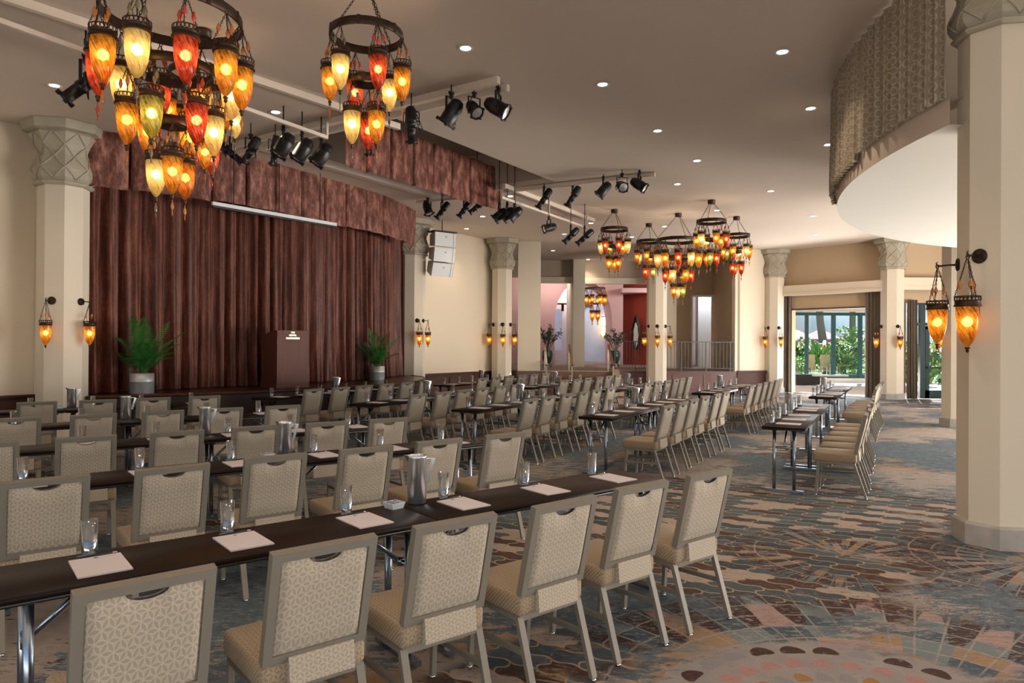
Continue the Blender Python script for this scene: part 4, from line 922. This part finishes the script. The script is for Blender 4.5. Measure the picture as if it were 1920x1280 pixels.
def stage_light(u, v, z, kind, d, label, s=1.0):
    p = gz(u, v, z); d = Vector(d).normalized(); o = E('stage_light', p, 0, label, 'spotlight', 'black stage lights')
    yaw = math.atan2(-d.x, d.y) if abs(d.x) + abs(d.y) > .01 else 0; o.rotation_euler = (0, 0, yaw); o.scale = (s, s, s)
    tilt = math.acos(max(-1, min(1, -d.z)))                     # body's -z points along d after tilting about local x
    bd = put('lamp_body', FX[kind], o, (0, 0, 0), (tilt, 0, 0)); put('lens', FX['lens_' + kind], bd)
    put('yoke', FX['yoke'], o); put('clamp', FX['clamp'], o); MB().path([(0, 0, .26), (0, 0, (HC + (.825 if 7.55 < p.dot(EX) < 12.55 and -10.1 < p.dot(NX) < -7.15 else .005) - p.z) / s)], .009, 6).build('drop_stem', M['lamp_black'], o) if HC - p.z > .27 * s else None; put('cable', FX['cable'], o)
SL = [(160, 158, 4.42, 'ers', (-.75, -.15, -.65), 1.15, 'large black profile spotlight left of the largest chandelier'),
      (432, 286, 4.58, 'ers', (.7, .2, -.6), .9, 'black spotlight tilted right below the cross track, left of a pair'), (470, 282, 4.58, 'ers', (-.6, .3, -.8), .9, 'black spotlight tilted left below the cross track, right of a pair'),
      (516, 284, 4.58, 'ers', (-.25, .35, -.85), .9, 'slim black spotlight hanging left of three round cans'), (531, 275, 4.42, 'par', (-.45, -.15, -.85), 1.1, 'left of three round black can lights'), (566, 284, 4.42, 'par', (-.5, -.15, -.85), 1.1, 'middle of three round black can lights'), (602, 292, 4.42, 'par', (-.5, -.15, -.8), 1.1, 'right of three round black can lights'),
      (771, 236, 4.56, 'ers', (.02, .15, -1), .95, 'black profile spotlight hanging straight down by the recess'), (691, 266, 4.5, 'ers', (.02, .15, -1), .8, 'small black spotlight behind the lower lanterns'),
      (846, 214, 4.62, 'par', (-.6, .3, -.85), 1.05, 'left of three black spotlights at the end of the cross track'), (889, 205, 4.66, 'par', (.4, -.5, -.6), .8, 'middle of three black spotlights at the end of the cross track'), (934, 203, 4.66, 'par', (.8, -.2, -.5), 1.0, 'right of three black spotlights at the end of the cross track'),
      (802, 392, 4.66, 'par', (.3, -.2, -.9), .95, 'leftmost of four black spotlights above the speaker'), (829, 395, 4.62, 'ers', (-.6, .1, -.75), .9, 'second of four black spotlights above the speaker'), (871, 392, 4.62, 'ers', (-.6, .1, -.8), .9, 'third of four black spotlights above the speaker'), (894, 388, 4.62, 'ers', (-.8, .1, -.6), .85, 'rightmost of four black spotlights above the speaker'),
      (936, 404, 4.36, 'par', (-.75, .1, -.6), 1.0, 'left of three clustered black spotlights by the valance end'), (951, 403, 4.36, 'par', (-.7, .1, -.65), 1.0, 'middle of three clustered black spotlights by the valance end'), (965, 402, 4.36, 'par', (-.7, .1, -.65), 1.0, 'right of three clustered black spotlights by the valance end'),
      (1020, 373, 4.68, 'ers', (-.55, .1, -.8), .95, 'first black spotlight on the far cross track'), (1074, 369, 4.68, 'ers', (-.5, .1, -.8), .95, 'second black spotlight on the far cross track'), (1131, 357, 4.68, 'par', (-.65, .1, -.75), 1.0, 'third black spotlight on the far cross track'), (1166, 349, 4.68, 'par', (.15, -.9, -.45), .9, 'fourth far-track spotlight facing the camera'), (1199, 347, 4.70, 'par', (.75, -.3, -.55), 1.0, 'fifth black spotlight on the far cross track'),
      (1029, 427, 4.3, 'par', (-.9, -.3, -.3), .95, 'black can with amber gel below the thin pipe'), (1070, 442, 4.22, 'ers', (-.7, .1, -.7), .95, 'slim black spotlight below the thin pipe, left'), (1096, 445, 4.2, 'ers', (-.75, .1, -.65), 1.0, 'slim black spotlight below the thin pipe, right')]
for u, v, z, k, d, s, lab in SL: stage_light(u, v, z, k, d, lab, s)

# ------------------------------------------------------------------ white line-array speaker
sp = gy(829, 437, 19.0); so2 = E('line_array_speaker', sp, R(36), 'white curved line-array speaker hanging right of the stage', 'speaker')
MB().box((0, 0, .02), (.72, .42, .03)).bar((0, 0, .03), (0, 0, HC - sp.z), .02).build('flying_frame', M['black'], so2)
px, pz, ang_ = 0.0, 0.0, 0.0
for i in range(3):
    tz = R(3 + 7 * i); b_ = MB(); Mx = Matrix.Translation((0, py if i else 0.0, pz)) @ Matrix.Rotation(tz, 4, 'X')
    b_.M = Mx; b_.add([(-.34, -.2, -.38), (.34, -.2, -.38), (.22, .28, -.34), (-.22, .28, -.34), (-.34, -.2, 0), (.34, -.2, 0), (.22, .28, -.04), (-.22, .28, -.04)], [(0, 1, 2, 3), (7, 6, 5, 4), (0, 4, 5, 1), (1, 5, 6, 2), (2, 6, 7, 3), (3, 7, 4, 0)])
    cab = b_.build('cabinet', M['speaker_side'], so2)
    g_ = MB(); g_.M = Mx; g_.box((-.02, -.215, -.19), (.64, .03, .365)); g_.build('grille', M['white_speaker'], cab)
    k_ = MB(); k_.M = Mx; k_.box((0, -.232, -.12), (.05, .006, .03)); k_.build('badge', M['grey_trim'], cab)
    k_ = MB(); k_.M = Mx; k_.box((.23, -.232, -.19), (.012, .006, .365)); k_.build('grille_seam', M['grey_trim'], cab)
    v_ = Mx @ Vector((0, 0, -.385)); py, pz = v_.y, v_.z

# ------------------------------------------------------------------ podium with lettering
pc = gz(519, 727.5, SZ); ph = R(48); PO = E('podium', (pc.x, pc.y, SZ), ph, 'mahogany lectern with gold lettering on the stage', 'podium')
W_, D_ = .66, .60
def shift(mb): mb.M = Matrix.Translation((W_ / 2, D_ / 2, 0)); return mb
shift(MB()).box((0, 0, .04), (W_ + .03, D_ + .03, .08)).build('base', M['podium'], PO)
shift(MB()).box((0, 0, .46), (W_, D_, .78)).build('body', M['podium'], PO)
shift(MB()).box((0, 0, .87), (W_ + .03, D_ + .03, .05)).build('moulding', M['podium'], PO)
hd = shift(MB()); a_, b_ = W_ / 2, D_ / 2
hd.add([(-a_, -b_, .895), (a_, -b_, .895), (a_, b_, .895), (-a_, b_, .895), (-a_, -b_, 1.10), (a_, -b_, 1.10), (a_, -b_ + .22, 1.10), (-a_, -b_ + .22, 1.10), (a_, b_, .95), (-a_, b_, .95)],
       [(3, 2, 1, 0), (0, 1, 5, 4), (4, 5, 6, 7), (7, 6, 8, 9), (2, 3, 9, 8), (1, 2, 8, 6, 5), (3, 0, 4, 7, 9)])
hd.build('reading_desk', M['podium'], PO)
for txt, z, sz in (('THE', 1.045, .045), ('ROYAL', .990, .050), ('HAWAIIAN', .930, .058)):
    cu = bpy.data.curves.new('lettering', 'FONT'); cu.body = txt; cu.size = sz; cu.align_x = 'CENTER'; cu.extrude = .002
    tmp = bpy.data.objects.new('lettering_curve', cu); C.objects.link(tmp); me = bpy.data.meshes.new_from_object(tmp.evaluated_get(bpy.context.evaluated_depsgraph_get()))
    bpy.data.objects.remove(tmp); me.materials.clear(); me.materials.append(M['gold'])
    put('lettering', me, PO, (W_ / 2, -.003, z), (PI / 2, 0, 0), label='gold lettering')

# ------------------------------------------------------------------ plants
def frond_mesh(L, nl, droop, ll, mat, seed, wid=.012):
    rn = random.Random(seed); m = MB(); pts = []; 
    for i in range(nl + 1):
        t = i / nl; pts.append(Vector((0, L * (t * .22 + .38 * t * t * droop), L * (t * 1.0 - .38 * droop * t * t * t))))
    m.path(pts, [.008 * (1 - .8 * i / nl) for i in range(nl + 1)], 5)
    for i in range(int(nl * .22), nl):
        t = i / nl; p = pts[i]; d = (pts[i + 1] - pts[i]).normalized(); le = ll * math.sin(PI * min(1, .22 + t * .80)) ** .7
        for s in (-1, 1):
            dr = (Vector((s * .85, 0, 0)) + d * .8 + Vector((0, 0, .1))).normalized(); e1 = p + dr * le * .55; e2 = p + dr * le + Vector((0, 0, -le * .28)); wv = d * wid
            m.add([p - wv * .4, p + wv * .4, e1 + wv, e1 - wv, e2], [(0, 1, 2, 3), (3, 2, 4)])
    return m.mesh('frond', mat)
FR = [frond_mesh(1.0, 22, dp, .30, M['palm'], i) for i, dp in enumerate((.35, .7, 1.0))]
def palm(p, label, H, pot_r, pot_h, seed, n=22):
    o = E('potted_palm', p, 0, label, 'plant', 'potted palms on the stage'); rn = random.Random(seed)
    pt = MB().lathe([(.0, .0), (pot_r * .98, 0), (pot_r, .01), (pot_r, pot_h * .58), (pot_r * 1.008, pot_h * .585), (pot_r, pot_h * .60), (pot_r, pot_h), (pot_r * .96, pot_h), (pot_r * .95, pot_h * .9), (0, pot_h * .9)], 32, caps=False).build('planter', M['planter'], o)
    MB().lathe([(0, pot_h * .9), (pot_r * .94, pot_h * .905)], 24, caps=False).build('soil', M['soil'], o)
    for i in range(n):
        L = H * (1.0 if i < 6 else rn.uniform(.45, .85)); f = put('frond', FR[i % 3 if i >= 6 else 0], o, (rn.uniform(-.05, .05), rn.uniform(-.05, .05), pot_h * .85), (R(rn.uniform(-22, 10)) if i < 6 else R(rn.uniform(-30, 6)), 0, rn.uniform(0, 2 * PI))); f.scale = (.8, L * .9, L)
    return o
p = gz(235, 739, SZ); palm((-6.22, 11.75, SZ), 'green palm in a steel planter left of the podium', 1.12, .19, .34, 3, 26)
p = gz(707, 712.5, SZ); palm((p.x, p.y, SZ), 'green palm in a steel planter right of the podium', 1.05, .175, .33, 8, 24)
def bushy(p, label, name, potmat, H, seed, r=.16, ph=.42, stand=True):
    o = E(name, p, 0, label, 'plant', 'potted plants on the terrace'); rn = random.Random(seed); z0 = .16 if stand else 0
    MB().lathe([(0, z0), (r * .6, z0), (r * .95, z0 + ph * .35), (r * 1.05, z0 + ph * .75), (r * .85, z0 + ph * .95), (r * .95, z0 + ph), (r * .8, z0 + ph), (0, z0 + ph * .9)], 18, caps=False).build('pot', potmat, o)
    if stand:
        for k in range(4):
            a = k * PI / 2 + .5; MB().path([(r * .5 * math.cos(a), r * .5 * math.sin(a), z0 + .02), (r * 1.05 * math.cos(a), r * 1.05 * math.sin(a), z0 * .5), (r * .85 * math.cos(a), r * .85 * math.sin(a), 0)], .015, 5).build('stand_leg', M['bronze'], o)
    lf = MB()
    for i in range(16):
        a = rn.uniform(0, 2 * PI); t = R(rn.uniform(5, 40)); L = H * rn.uniform(.55, 1); tip = Vector((math.sin(t) * math.cos(a) * L, math.sin(t) * math.sin(a) * L, z0 + ph + math.cos(t) * L)); lf.path([(0, 0, z0 + ph * .8), tip * .5 + Vector((0, 0, (z0 + ph) * .5)), tip], .008, 4)
        for j in range(16):
            q_ = Vector((0, 0, z0 + ph)).lerp(tip, rn.uniform(.45, 1)); dd = Vector((rn.uniform(-1, 1), rn.uniform(-1, 1), rn.uniform(-.3, .8))).normalized(); sd = dd.orthogonal().normalized() * .022; l_ = rn.uniform(.10, .2)
            lf.add([q_, q_ + dd * l_ * .5 + sd, q_ + dd * l_, q_ + dd * l_ * .5 - sd], [(0, 1, 2, 3)])
    lf.build('foliage', M['darkleaf'], o, kind='stuff')
p = gy(1026, 683, 27.0); bushy((p.x, p.y, TZ), 'dark leafy plant in green pot left of the steps', 'potted_plant', M['pot_green'], 1.0, 4, .2, .5)
p = gy(1153, 690, 27.5); bushy((p.x, p.y, TZ), 'dark leafy plant behind the railing near the red wall', 'potted_plant', M['pot_green'], 1.0, 9, .2, .5)

# ------------------------------------------------------------------ terrace railings and stair handrails
def railing(x0, x1, y, label, nb):
    o = E('railing', (0, 0, 0), 0, label, 'railing', 'terrace railings'); h = 1.0
    MB().bar((x0, y, TZ + h), (x1, y, TZ + h), .045, .03).build('top_rail', M['rail_grey'], o); MB().bar((x0, y, TZ + .10), (x1, y, TZ + .10), .03, .02).build('bottom_rail', M['rail_grey'], o)
    ba = MB().box((0, 0, TZ + h / 2 + .05), (.016, .016, h - .1)).box((0, 0, TZ + .16), (.026, .026, .03)).box((0, 0, TZ + .9), (.026, .026, .03)).mesh('baluster', M['rail_grey'])
    po = MB().box((0, 0, TZ + h / 2), (.035, .035, h)).mesh('post', M['rail_grey'])
    for i in range(nb + 1):
        x = x0 + (x1 - x0) * i / nb; put('post' if i % 7 == 0 or i == nb else 'baluster', po if i % 7 == 0 or i == nb else ba, o, (x, y, 0))
railing(3.55, 4.75, 24.06, 'grey metal railing between the steps and the column', 12)
railing(5.0, 7.64, 24.06, 'longer grey metal railing right of the column', 22)
def handrail(x, y0, y1, label):
    o = E('handrail', (x, 0, 0), 0, label, 'handrail', 'handrails on the terrace steps'); zt, zb = TZ + .86, .36 + .62
    MB().bar((0, y0 + .18, zt), (0, y0, zt), .06, .05).bar((0, y0, zt), (0, y1, zb), .06, .05, (0, 0, 1), .03).build('rail', M['wood_rail'], o)
    MB().bar((0, y0 + .06, TZ), (0, y0 + .06, zt - .02), .045).build('post', M['brass'], o); MB().bar((0, y1 + .06, .0), (0, y1 + .06, zb + .02), .045).build('post', M['brass'], o)
handrail(1.12, 23.75, 22.55, 'brown handrail on brass posts at the left of the steps')
handrail(1.95, 23.75, 22.55, 'brown handrail on brass posts in the middle of the steps')
handrail(3.28, 23.75, 22.55, 'brown handrail on pale posts at the right of the steps')

# ------------------------------------------------------------------ lobby pieces beyond the terrace
mr = E('wall_mirror', gy(1192, 628, 30.95), R(-47), 'ornate dark framed mirror on the red wall', 'mirror')
mo = MB(); pts = [(.20 * math.sin(a) * (1 + .06 * math.sin(9 * a)), 0, -.62 * math.cos(a) * (1 + .05 * math.sin(7 * a)) + (.2 if math.cos(a) < -.94 else 0)) for a in [i * 2 * PI / 48 for i in range(48)]]
mo.path(pts, .05, 6, True); mo.build('frame', M['black'], mr)
MB().add([(.18 * math.sin(i * 2 * PI / 32), .01, -.58 * math.cos(i * 2 * PI / 32)) for i in range(32)], [tuple(range(32))]).build('glass', M['mirror'], mr)
MB().box(gy(1104, 569, 36.47), (.32, .06, .36)).build('vent_grille', M['grille'], label='dark square vent grille high on the lobby wall', cat='vent')
ls = E('lobby_wall_light', gy(1132, 612, 36.2), 0, 'tall glowing wall light on the lobby wall', 'wall light')
MB().rbox((0, 0, 0), (.22, .16, 1.05), .04, 2).build('glowing_panel', M['far_lamp'], ls)
for z in (-.5, 0, .5): MB().box((0, -.02, z), (.26, .18, .04)).build('metal_strap', M['bronze'], ls)
lf = E('lobby_lantern', gy(1055, 560, 34.0), 0, 'square lantern pendant seen through the arch', 'lantern')
for i, (x, z) in enumerate(((-.18, .45), (.15, .5), (-.28, 0), (.02, -.02), (.25, .02))): MB().rbox((x, 0, z), (.20, .2, .32), .03, 1).build('lamp_pane', M['far_lamp'], lf)
MB().box((0, 0, -.25), (.85, .3, .06)).bar((0, 0, -.25), (0, 0, -.6), .12).bar((0, 0, .6), (0, 0, HC - .1 - lf.location.z), .03).build('iron_frame', M['bronze'], lf)
MB().box((7.15, 30.0, TZ + .4), (.9, .5, .8)).box((7.15, 29.98, TZ + .83), (.98, .56, .05)).build('console_cabinet', M['wainscot'], label='dark cabinet seen through the tall slot opening', cat='cabinet')

# ------------------------------------------------------------------ garden beyond the windows
st('floor_garden_terrace', MB().prism([(9.3, 25.1), (11.9, 22.1), (40, 22.1), (60, 60), (20, 60)], -.14, -.02), M['tile'])
st('floor_lawn', MB().prism([(13, 33), (70, 33), (140, 140), (20, 140)], -.12, -.005), M['lawn'])
st('ceiling_lanai', MB().prism([(9.6, 25.4), (12.05, 22.6), (12.5, 22.6), (17.5, 31), (10, 31)], 3.16, 3.26), M['awning'])
gw = put('window_1', None, None, label='teal framed sliding glass doors to the garden', kind='structure')
gx = [gy(u, 650, 31).x for u in (1470, 1512, 1562, 1612, 1640)]
MB().box((14.2, 31, .11), (6.4, .22, .22)).build('curb', M['white_paint'], gw)
for z, h in ((.30, .16), (3.06, .14)): MB().box((14.0, 31, z), (5.2, .10, h)).build('frame_rail', M['teal'], gw)
for i, x in enumerate(gx): MB().box((x, 30.98, 1.65), (.16 if i in (2, 3) else .13, .12, 2.85)).build('mullion', M['teal'], gw)
for i in range(len(gx) - 1): MB().box(((gx[i] + gx[i + 1]) / 2, 31.0, 1.68), (gx[i + 1] - gx[i] - .14, .012, 2.7)).build('pane', M['pane'], gw)
ot = put('window_2', None, None, label='dark track head above the garden window opening', kind='structure')
d_ = Vector((PF[0] - PE[0], PF[1] - PE[1], 0)); c0, c1 = Vector((*PE, 0)) + d_ * .19, Vector((*PE, 0)) + d_ * .85
MB().bar(c0 + Vector((0, 0, 2.90)), c1 + Vector((0, 0, 2.90)), .12, .04).build('head_track', M['dark_teal'], ot)
MB().bar(c0 + Vector((0, 0, .01)), c1 + Vector((0, 0, .01)), .12, .015).build('floor_track', M['grey_trim'], ot)
dr = put('door_1', None, None, label='dark framed glass garden door with push bar', kind='structure')
x0, x1 = gy(1712, 700, 22.1).x, 15.05
MB().box(((x0 + x1) / 2, 22.12, 2.35), (x1 - x0, .10, .10)).box(((x0 + x1) / 2, 22.12, 3.0), (x1 - x0, .10, .08)).build('head', M['dark_teal'], dr)
for x, w_ in ((x0 + .03, .06), (12.97, .16), (x1 - .05, .1)): MB().box((x, 22.12, 1.5), (w_, .12, 3.0)).build('jamb', M['dark_teal'], dr)
lfx0, lfx1 = 13.07, 14.1
for x in (lfx0 + .06, lfx1 - .06): MB().box((x, 22.1, 1.15), (.12, .06, 2.28)).build('stile', M['dark_teal'], dr)
for z, h in ((.13, .26), (2.24, .10)): MB().box(((lfx0 + lfx1) / 2, 22.1, z), (lfx1 - lfx0, .06, h)).build('leaf_rail', M['dark_teal'], dr)
MB().bar((lfx0, 22.0, .98), (lfx1, 22.0, .98), .05, .06).build('push_bar', M['black'], dr)
MB().box(((lfx0 + lfx1) / 2, 22.1, 1.22), (lfx1 - lfx0 - .2, .012, 1.95)).build('pane', M['pane'], dr)
MB().box(((x0 + 12.97) / 2, 22.12, 1.2), (12.97 - x0 - .1, .012, 2.3)).build('pane', M['pane'], dr); MB().box(((x0 + x1) / 2, 22.12, 2.68), (x1 - x0 - .1, .012, .55)).build('pane', M['pane'], dr)
def leafy(p, label, name, H, W, n, seed, mats, ll=.5, lw=.07, bloom=0, cat='shrub', group='garden shrubs'):
    o = E(name, p, 0, label, cat, group); rn = random.Random(seed)
    for mi, mm in enumerate(mats):
        m = MB()
        for i in range(n // len(mats)):
            a = rn.uniform(0, 2 * PI); r = W * math.sqrt(rn.random()) * .8; z = H * rn.uniform(.12, .8); b0 = Vector((r * math.cos(a), r * math.sin(a), z)); l_ = ll * rn.uniform(.6, 1.2)
            dd = Vector((math.cos(a) * .7 + rn.uniform(-.5, .5), math.sin(a) * .7 + rn.uniform(-.5, .5), rn.uniform(.2, 1.3))).normalized(); sd = dd.cross(Vector((0, 0, 1))).normalized() * lw
            m.add([b0, b0 + dd * l_ * .45 + sd, b0 + dd * l_ * .85 + sd * .6 - Vector((0, 0, l_ * .08)), b0 + dd * l_ - Vector((0, 0, l_ * .25)), b0 + dd * l_ * .85 - sd * .6 - Vector((0, 0, l_ * .08)), b0 + dd * l_ * .45 - sd], [(0, 1, 5), (1, 2, 4, 5), (2, 3, 4)])
        m.build('leaves', mm, o, kind='stuff')
    if bloom:
        for i in range(bloom):
            a = rn.uniform(0, 2 * PI); r = W * .8 * rn.random(); MB().lathe([(.005, -.10), (.05, -.04), (.07, .02), (.03, .08), (.003, .11)], 7, (r * math.cos(a), r * math.sin(a), H * rn.uniform(.55, 1))).build('bloom', M['bloom'], o)
    MB().path([(0, 0, 0), (.03, 0, H * .5)], [.05, .02], 6).build('stem', M['trunk'], o)
    return o
def gp(u, y): q_ = gy(u, 660, y); return (q_.x, y, -.01)
leafy(gp(1497, 34), 'clipped pale hedge at the left pane of the garden window', 'hedge', 1.35, .8, 900, 1, [M['leaf2'], M['leaf']], .14, .05)
leafy(gp(1503, 41), 'dark banana plant at the left of the garden window', 'banana_plant', 2.0, .9, 140, 12, [M['leaf'], M['palm']], .9, .12)
leafy(gp(1545, 36.5), 'bright broad-leaved ginger plant behind the terrace chairs', 'ginger_plant', 1.9, 1.0, 170, 2, [M['leaf'], M['leaf2']], .85, .10, 6)
leafy(gp(1585, 33.4), 'tall leafy shrub with upright leaves beside the palm trunk', 'leafy_shrub', 2.0, .7, 420, 3, [M['leaf'], M['palm'], M['leaf2']], .5, .06)
leafy(gp(1598, 43), 'rounded green tree behind the tall shrub', 'garden_tree', 3.4, 1.1, 700, 5, [M['leaf2'], M['leaf']], .3, .07, cat='tree')
leafy(gp(1608, 38.6), 'magenta flowering shrub at the right pane', 'flowering_shrub', 1.7, .45, 120, 6, [M['bloom'], M['leaf']], .35, .05, 8)
leafy(gp(1738, 25.5), 'bright ginger plant behind the garden door', 'ginger_plant', 1.7, 1.1, 260, 7, [M['leaf'], M['leaf2'], M['palm']], .7, .08, 5)
leafy(gp(1718, 29.5), 'pink flowered plant left behind the garden door', 'flowering_shrub', 1.8, .7, 200, 8, [M['leaf2'], M['palm']], .6, .07, 6)
leafy(gp(1765, 32), 'dense leafy plant at the right of the garden door', 'leafy_shrub', 2.0, .8, 240, 14, [M['leaf'], M['palm']], .6, .07, 3)
pt = gp(1541, 40); tk = E('coconut_palm', pt, 0, 'leaning palm trunk seen through the middle pane', 'tree')
MB().path([(.35, 0, 0), (.12, 0, 1.5), (-.1, 0, 3), (-.25, 0, 5), (-.3, 0, 8)], [.30, .25, .2, .18, .16], 10).build('trunk', M['trunk'], tk)
pt = gp(1598, 44); tk = E('coconut_palm', pt, 0, 'straight palm trunk seen through the right pane', 'tree')
MB().path([(0, 0, 0), (.02, 0, 8)], [.2, .16], 10).build('trunk', M['trunk'], tk)
for u, y, lab in ((1494, 50, 'pink parasol beyond the left pane'), (1538, 47, 'pink parasol behind the leaning palm trunk'), (1603, 54, 'pink parasol beyond the right pane')):
    o = E('parasol', gp(u, y), 0, lab, 'umbrella', 'garden parasols'); MB().lathe([(1.55, 2.10), (.8, 2.42), (.05, 2.78)], 8, caps=False, smooth=False).build('canopy', M['umbrella'], o)
    MB().lathe([(1.55, 1.98), (1.56, 2.10)], 8, caps=False, smooth=False).build('skirt', M['umbrella'], o); MB().path([(0, 0, 0), (0, 0, 2.75)], .03, 8).build('pole', M['white_paint'], o)
for u, lab in ((1524, 'left tan sling chair on the garden terrace'), (1552, 'right tan sling chair on the garden terrace')):
    o = E('sling_chair', gp(u, 33.0), PI + .2, lab, 'chair', 'garden sling chairs')
    MB().box((0, -.20, .88), (.5, .03, .72)).build('back_sling', M['sling'], o); MB().box((0, .05, .48), (.5, .5, .03)).build('seat_sling', M['sling'], o)
    for sx in (-.27, .27):
        for sy in (-.2, .3): MB().box((sx, sy, .33), (.03, .03, .66)).build('leg', M['steel'], o)
        MB().box((sx, .05, .68), (.04, .55, .03)).build('armrest', M['sling'], o)
bn = E('low_bench', (*gp(1512, 29.6)[:2], 0), 0, 'dark low bench with white top by the garden window', 'bench')
MB().box((0, 0, .22), (1.0, .4, .44)).build('bench_base', M['black'], bn); MB().box((.9, -.1, .40), (1.5, .4, .07)).build('bench_top', M['china'], bn)
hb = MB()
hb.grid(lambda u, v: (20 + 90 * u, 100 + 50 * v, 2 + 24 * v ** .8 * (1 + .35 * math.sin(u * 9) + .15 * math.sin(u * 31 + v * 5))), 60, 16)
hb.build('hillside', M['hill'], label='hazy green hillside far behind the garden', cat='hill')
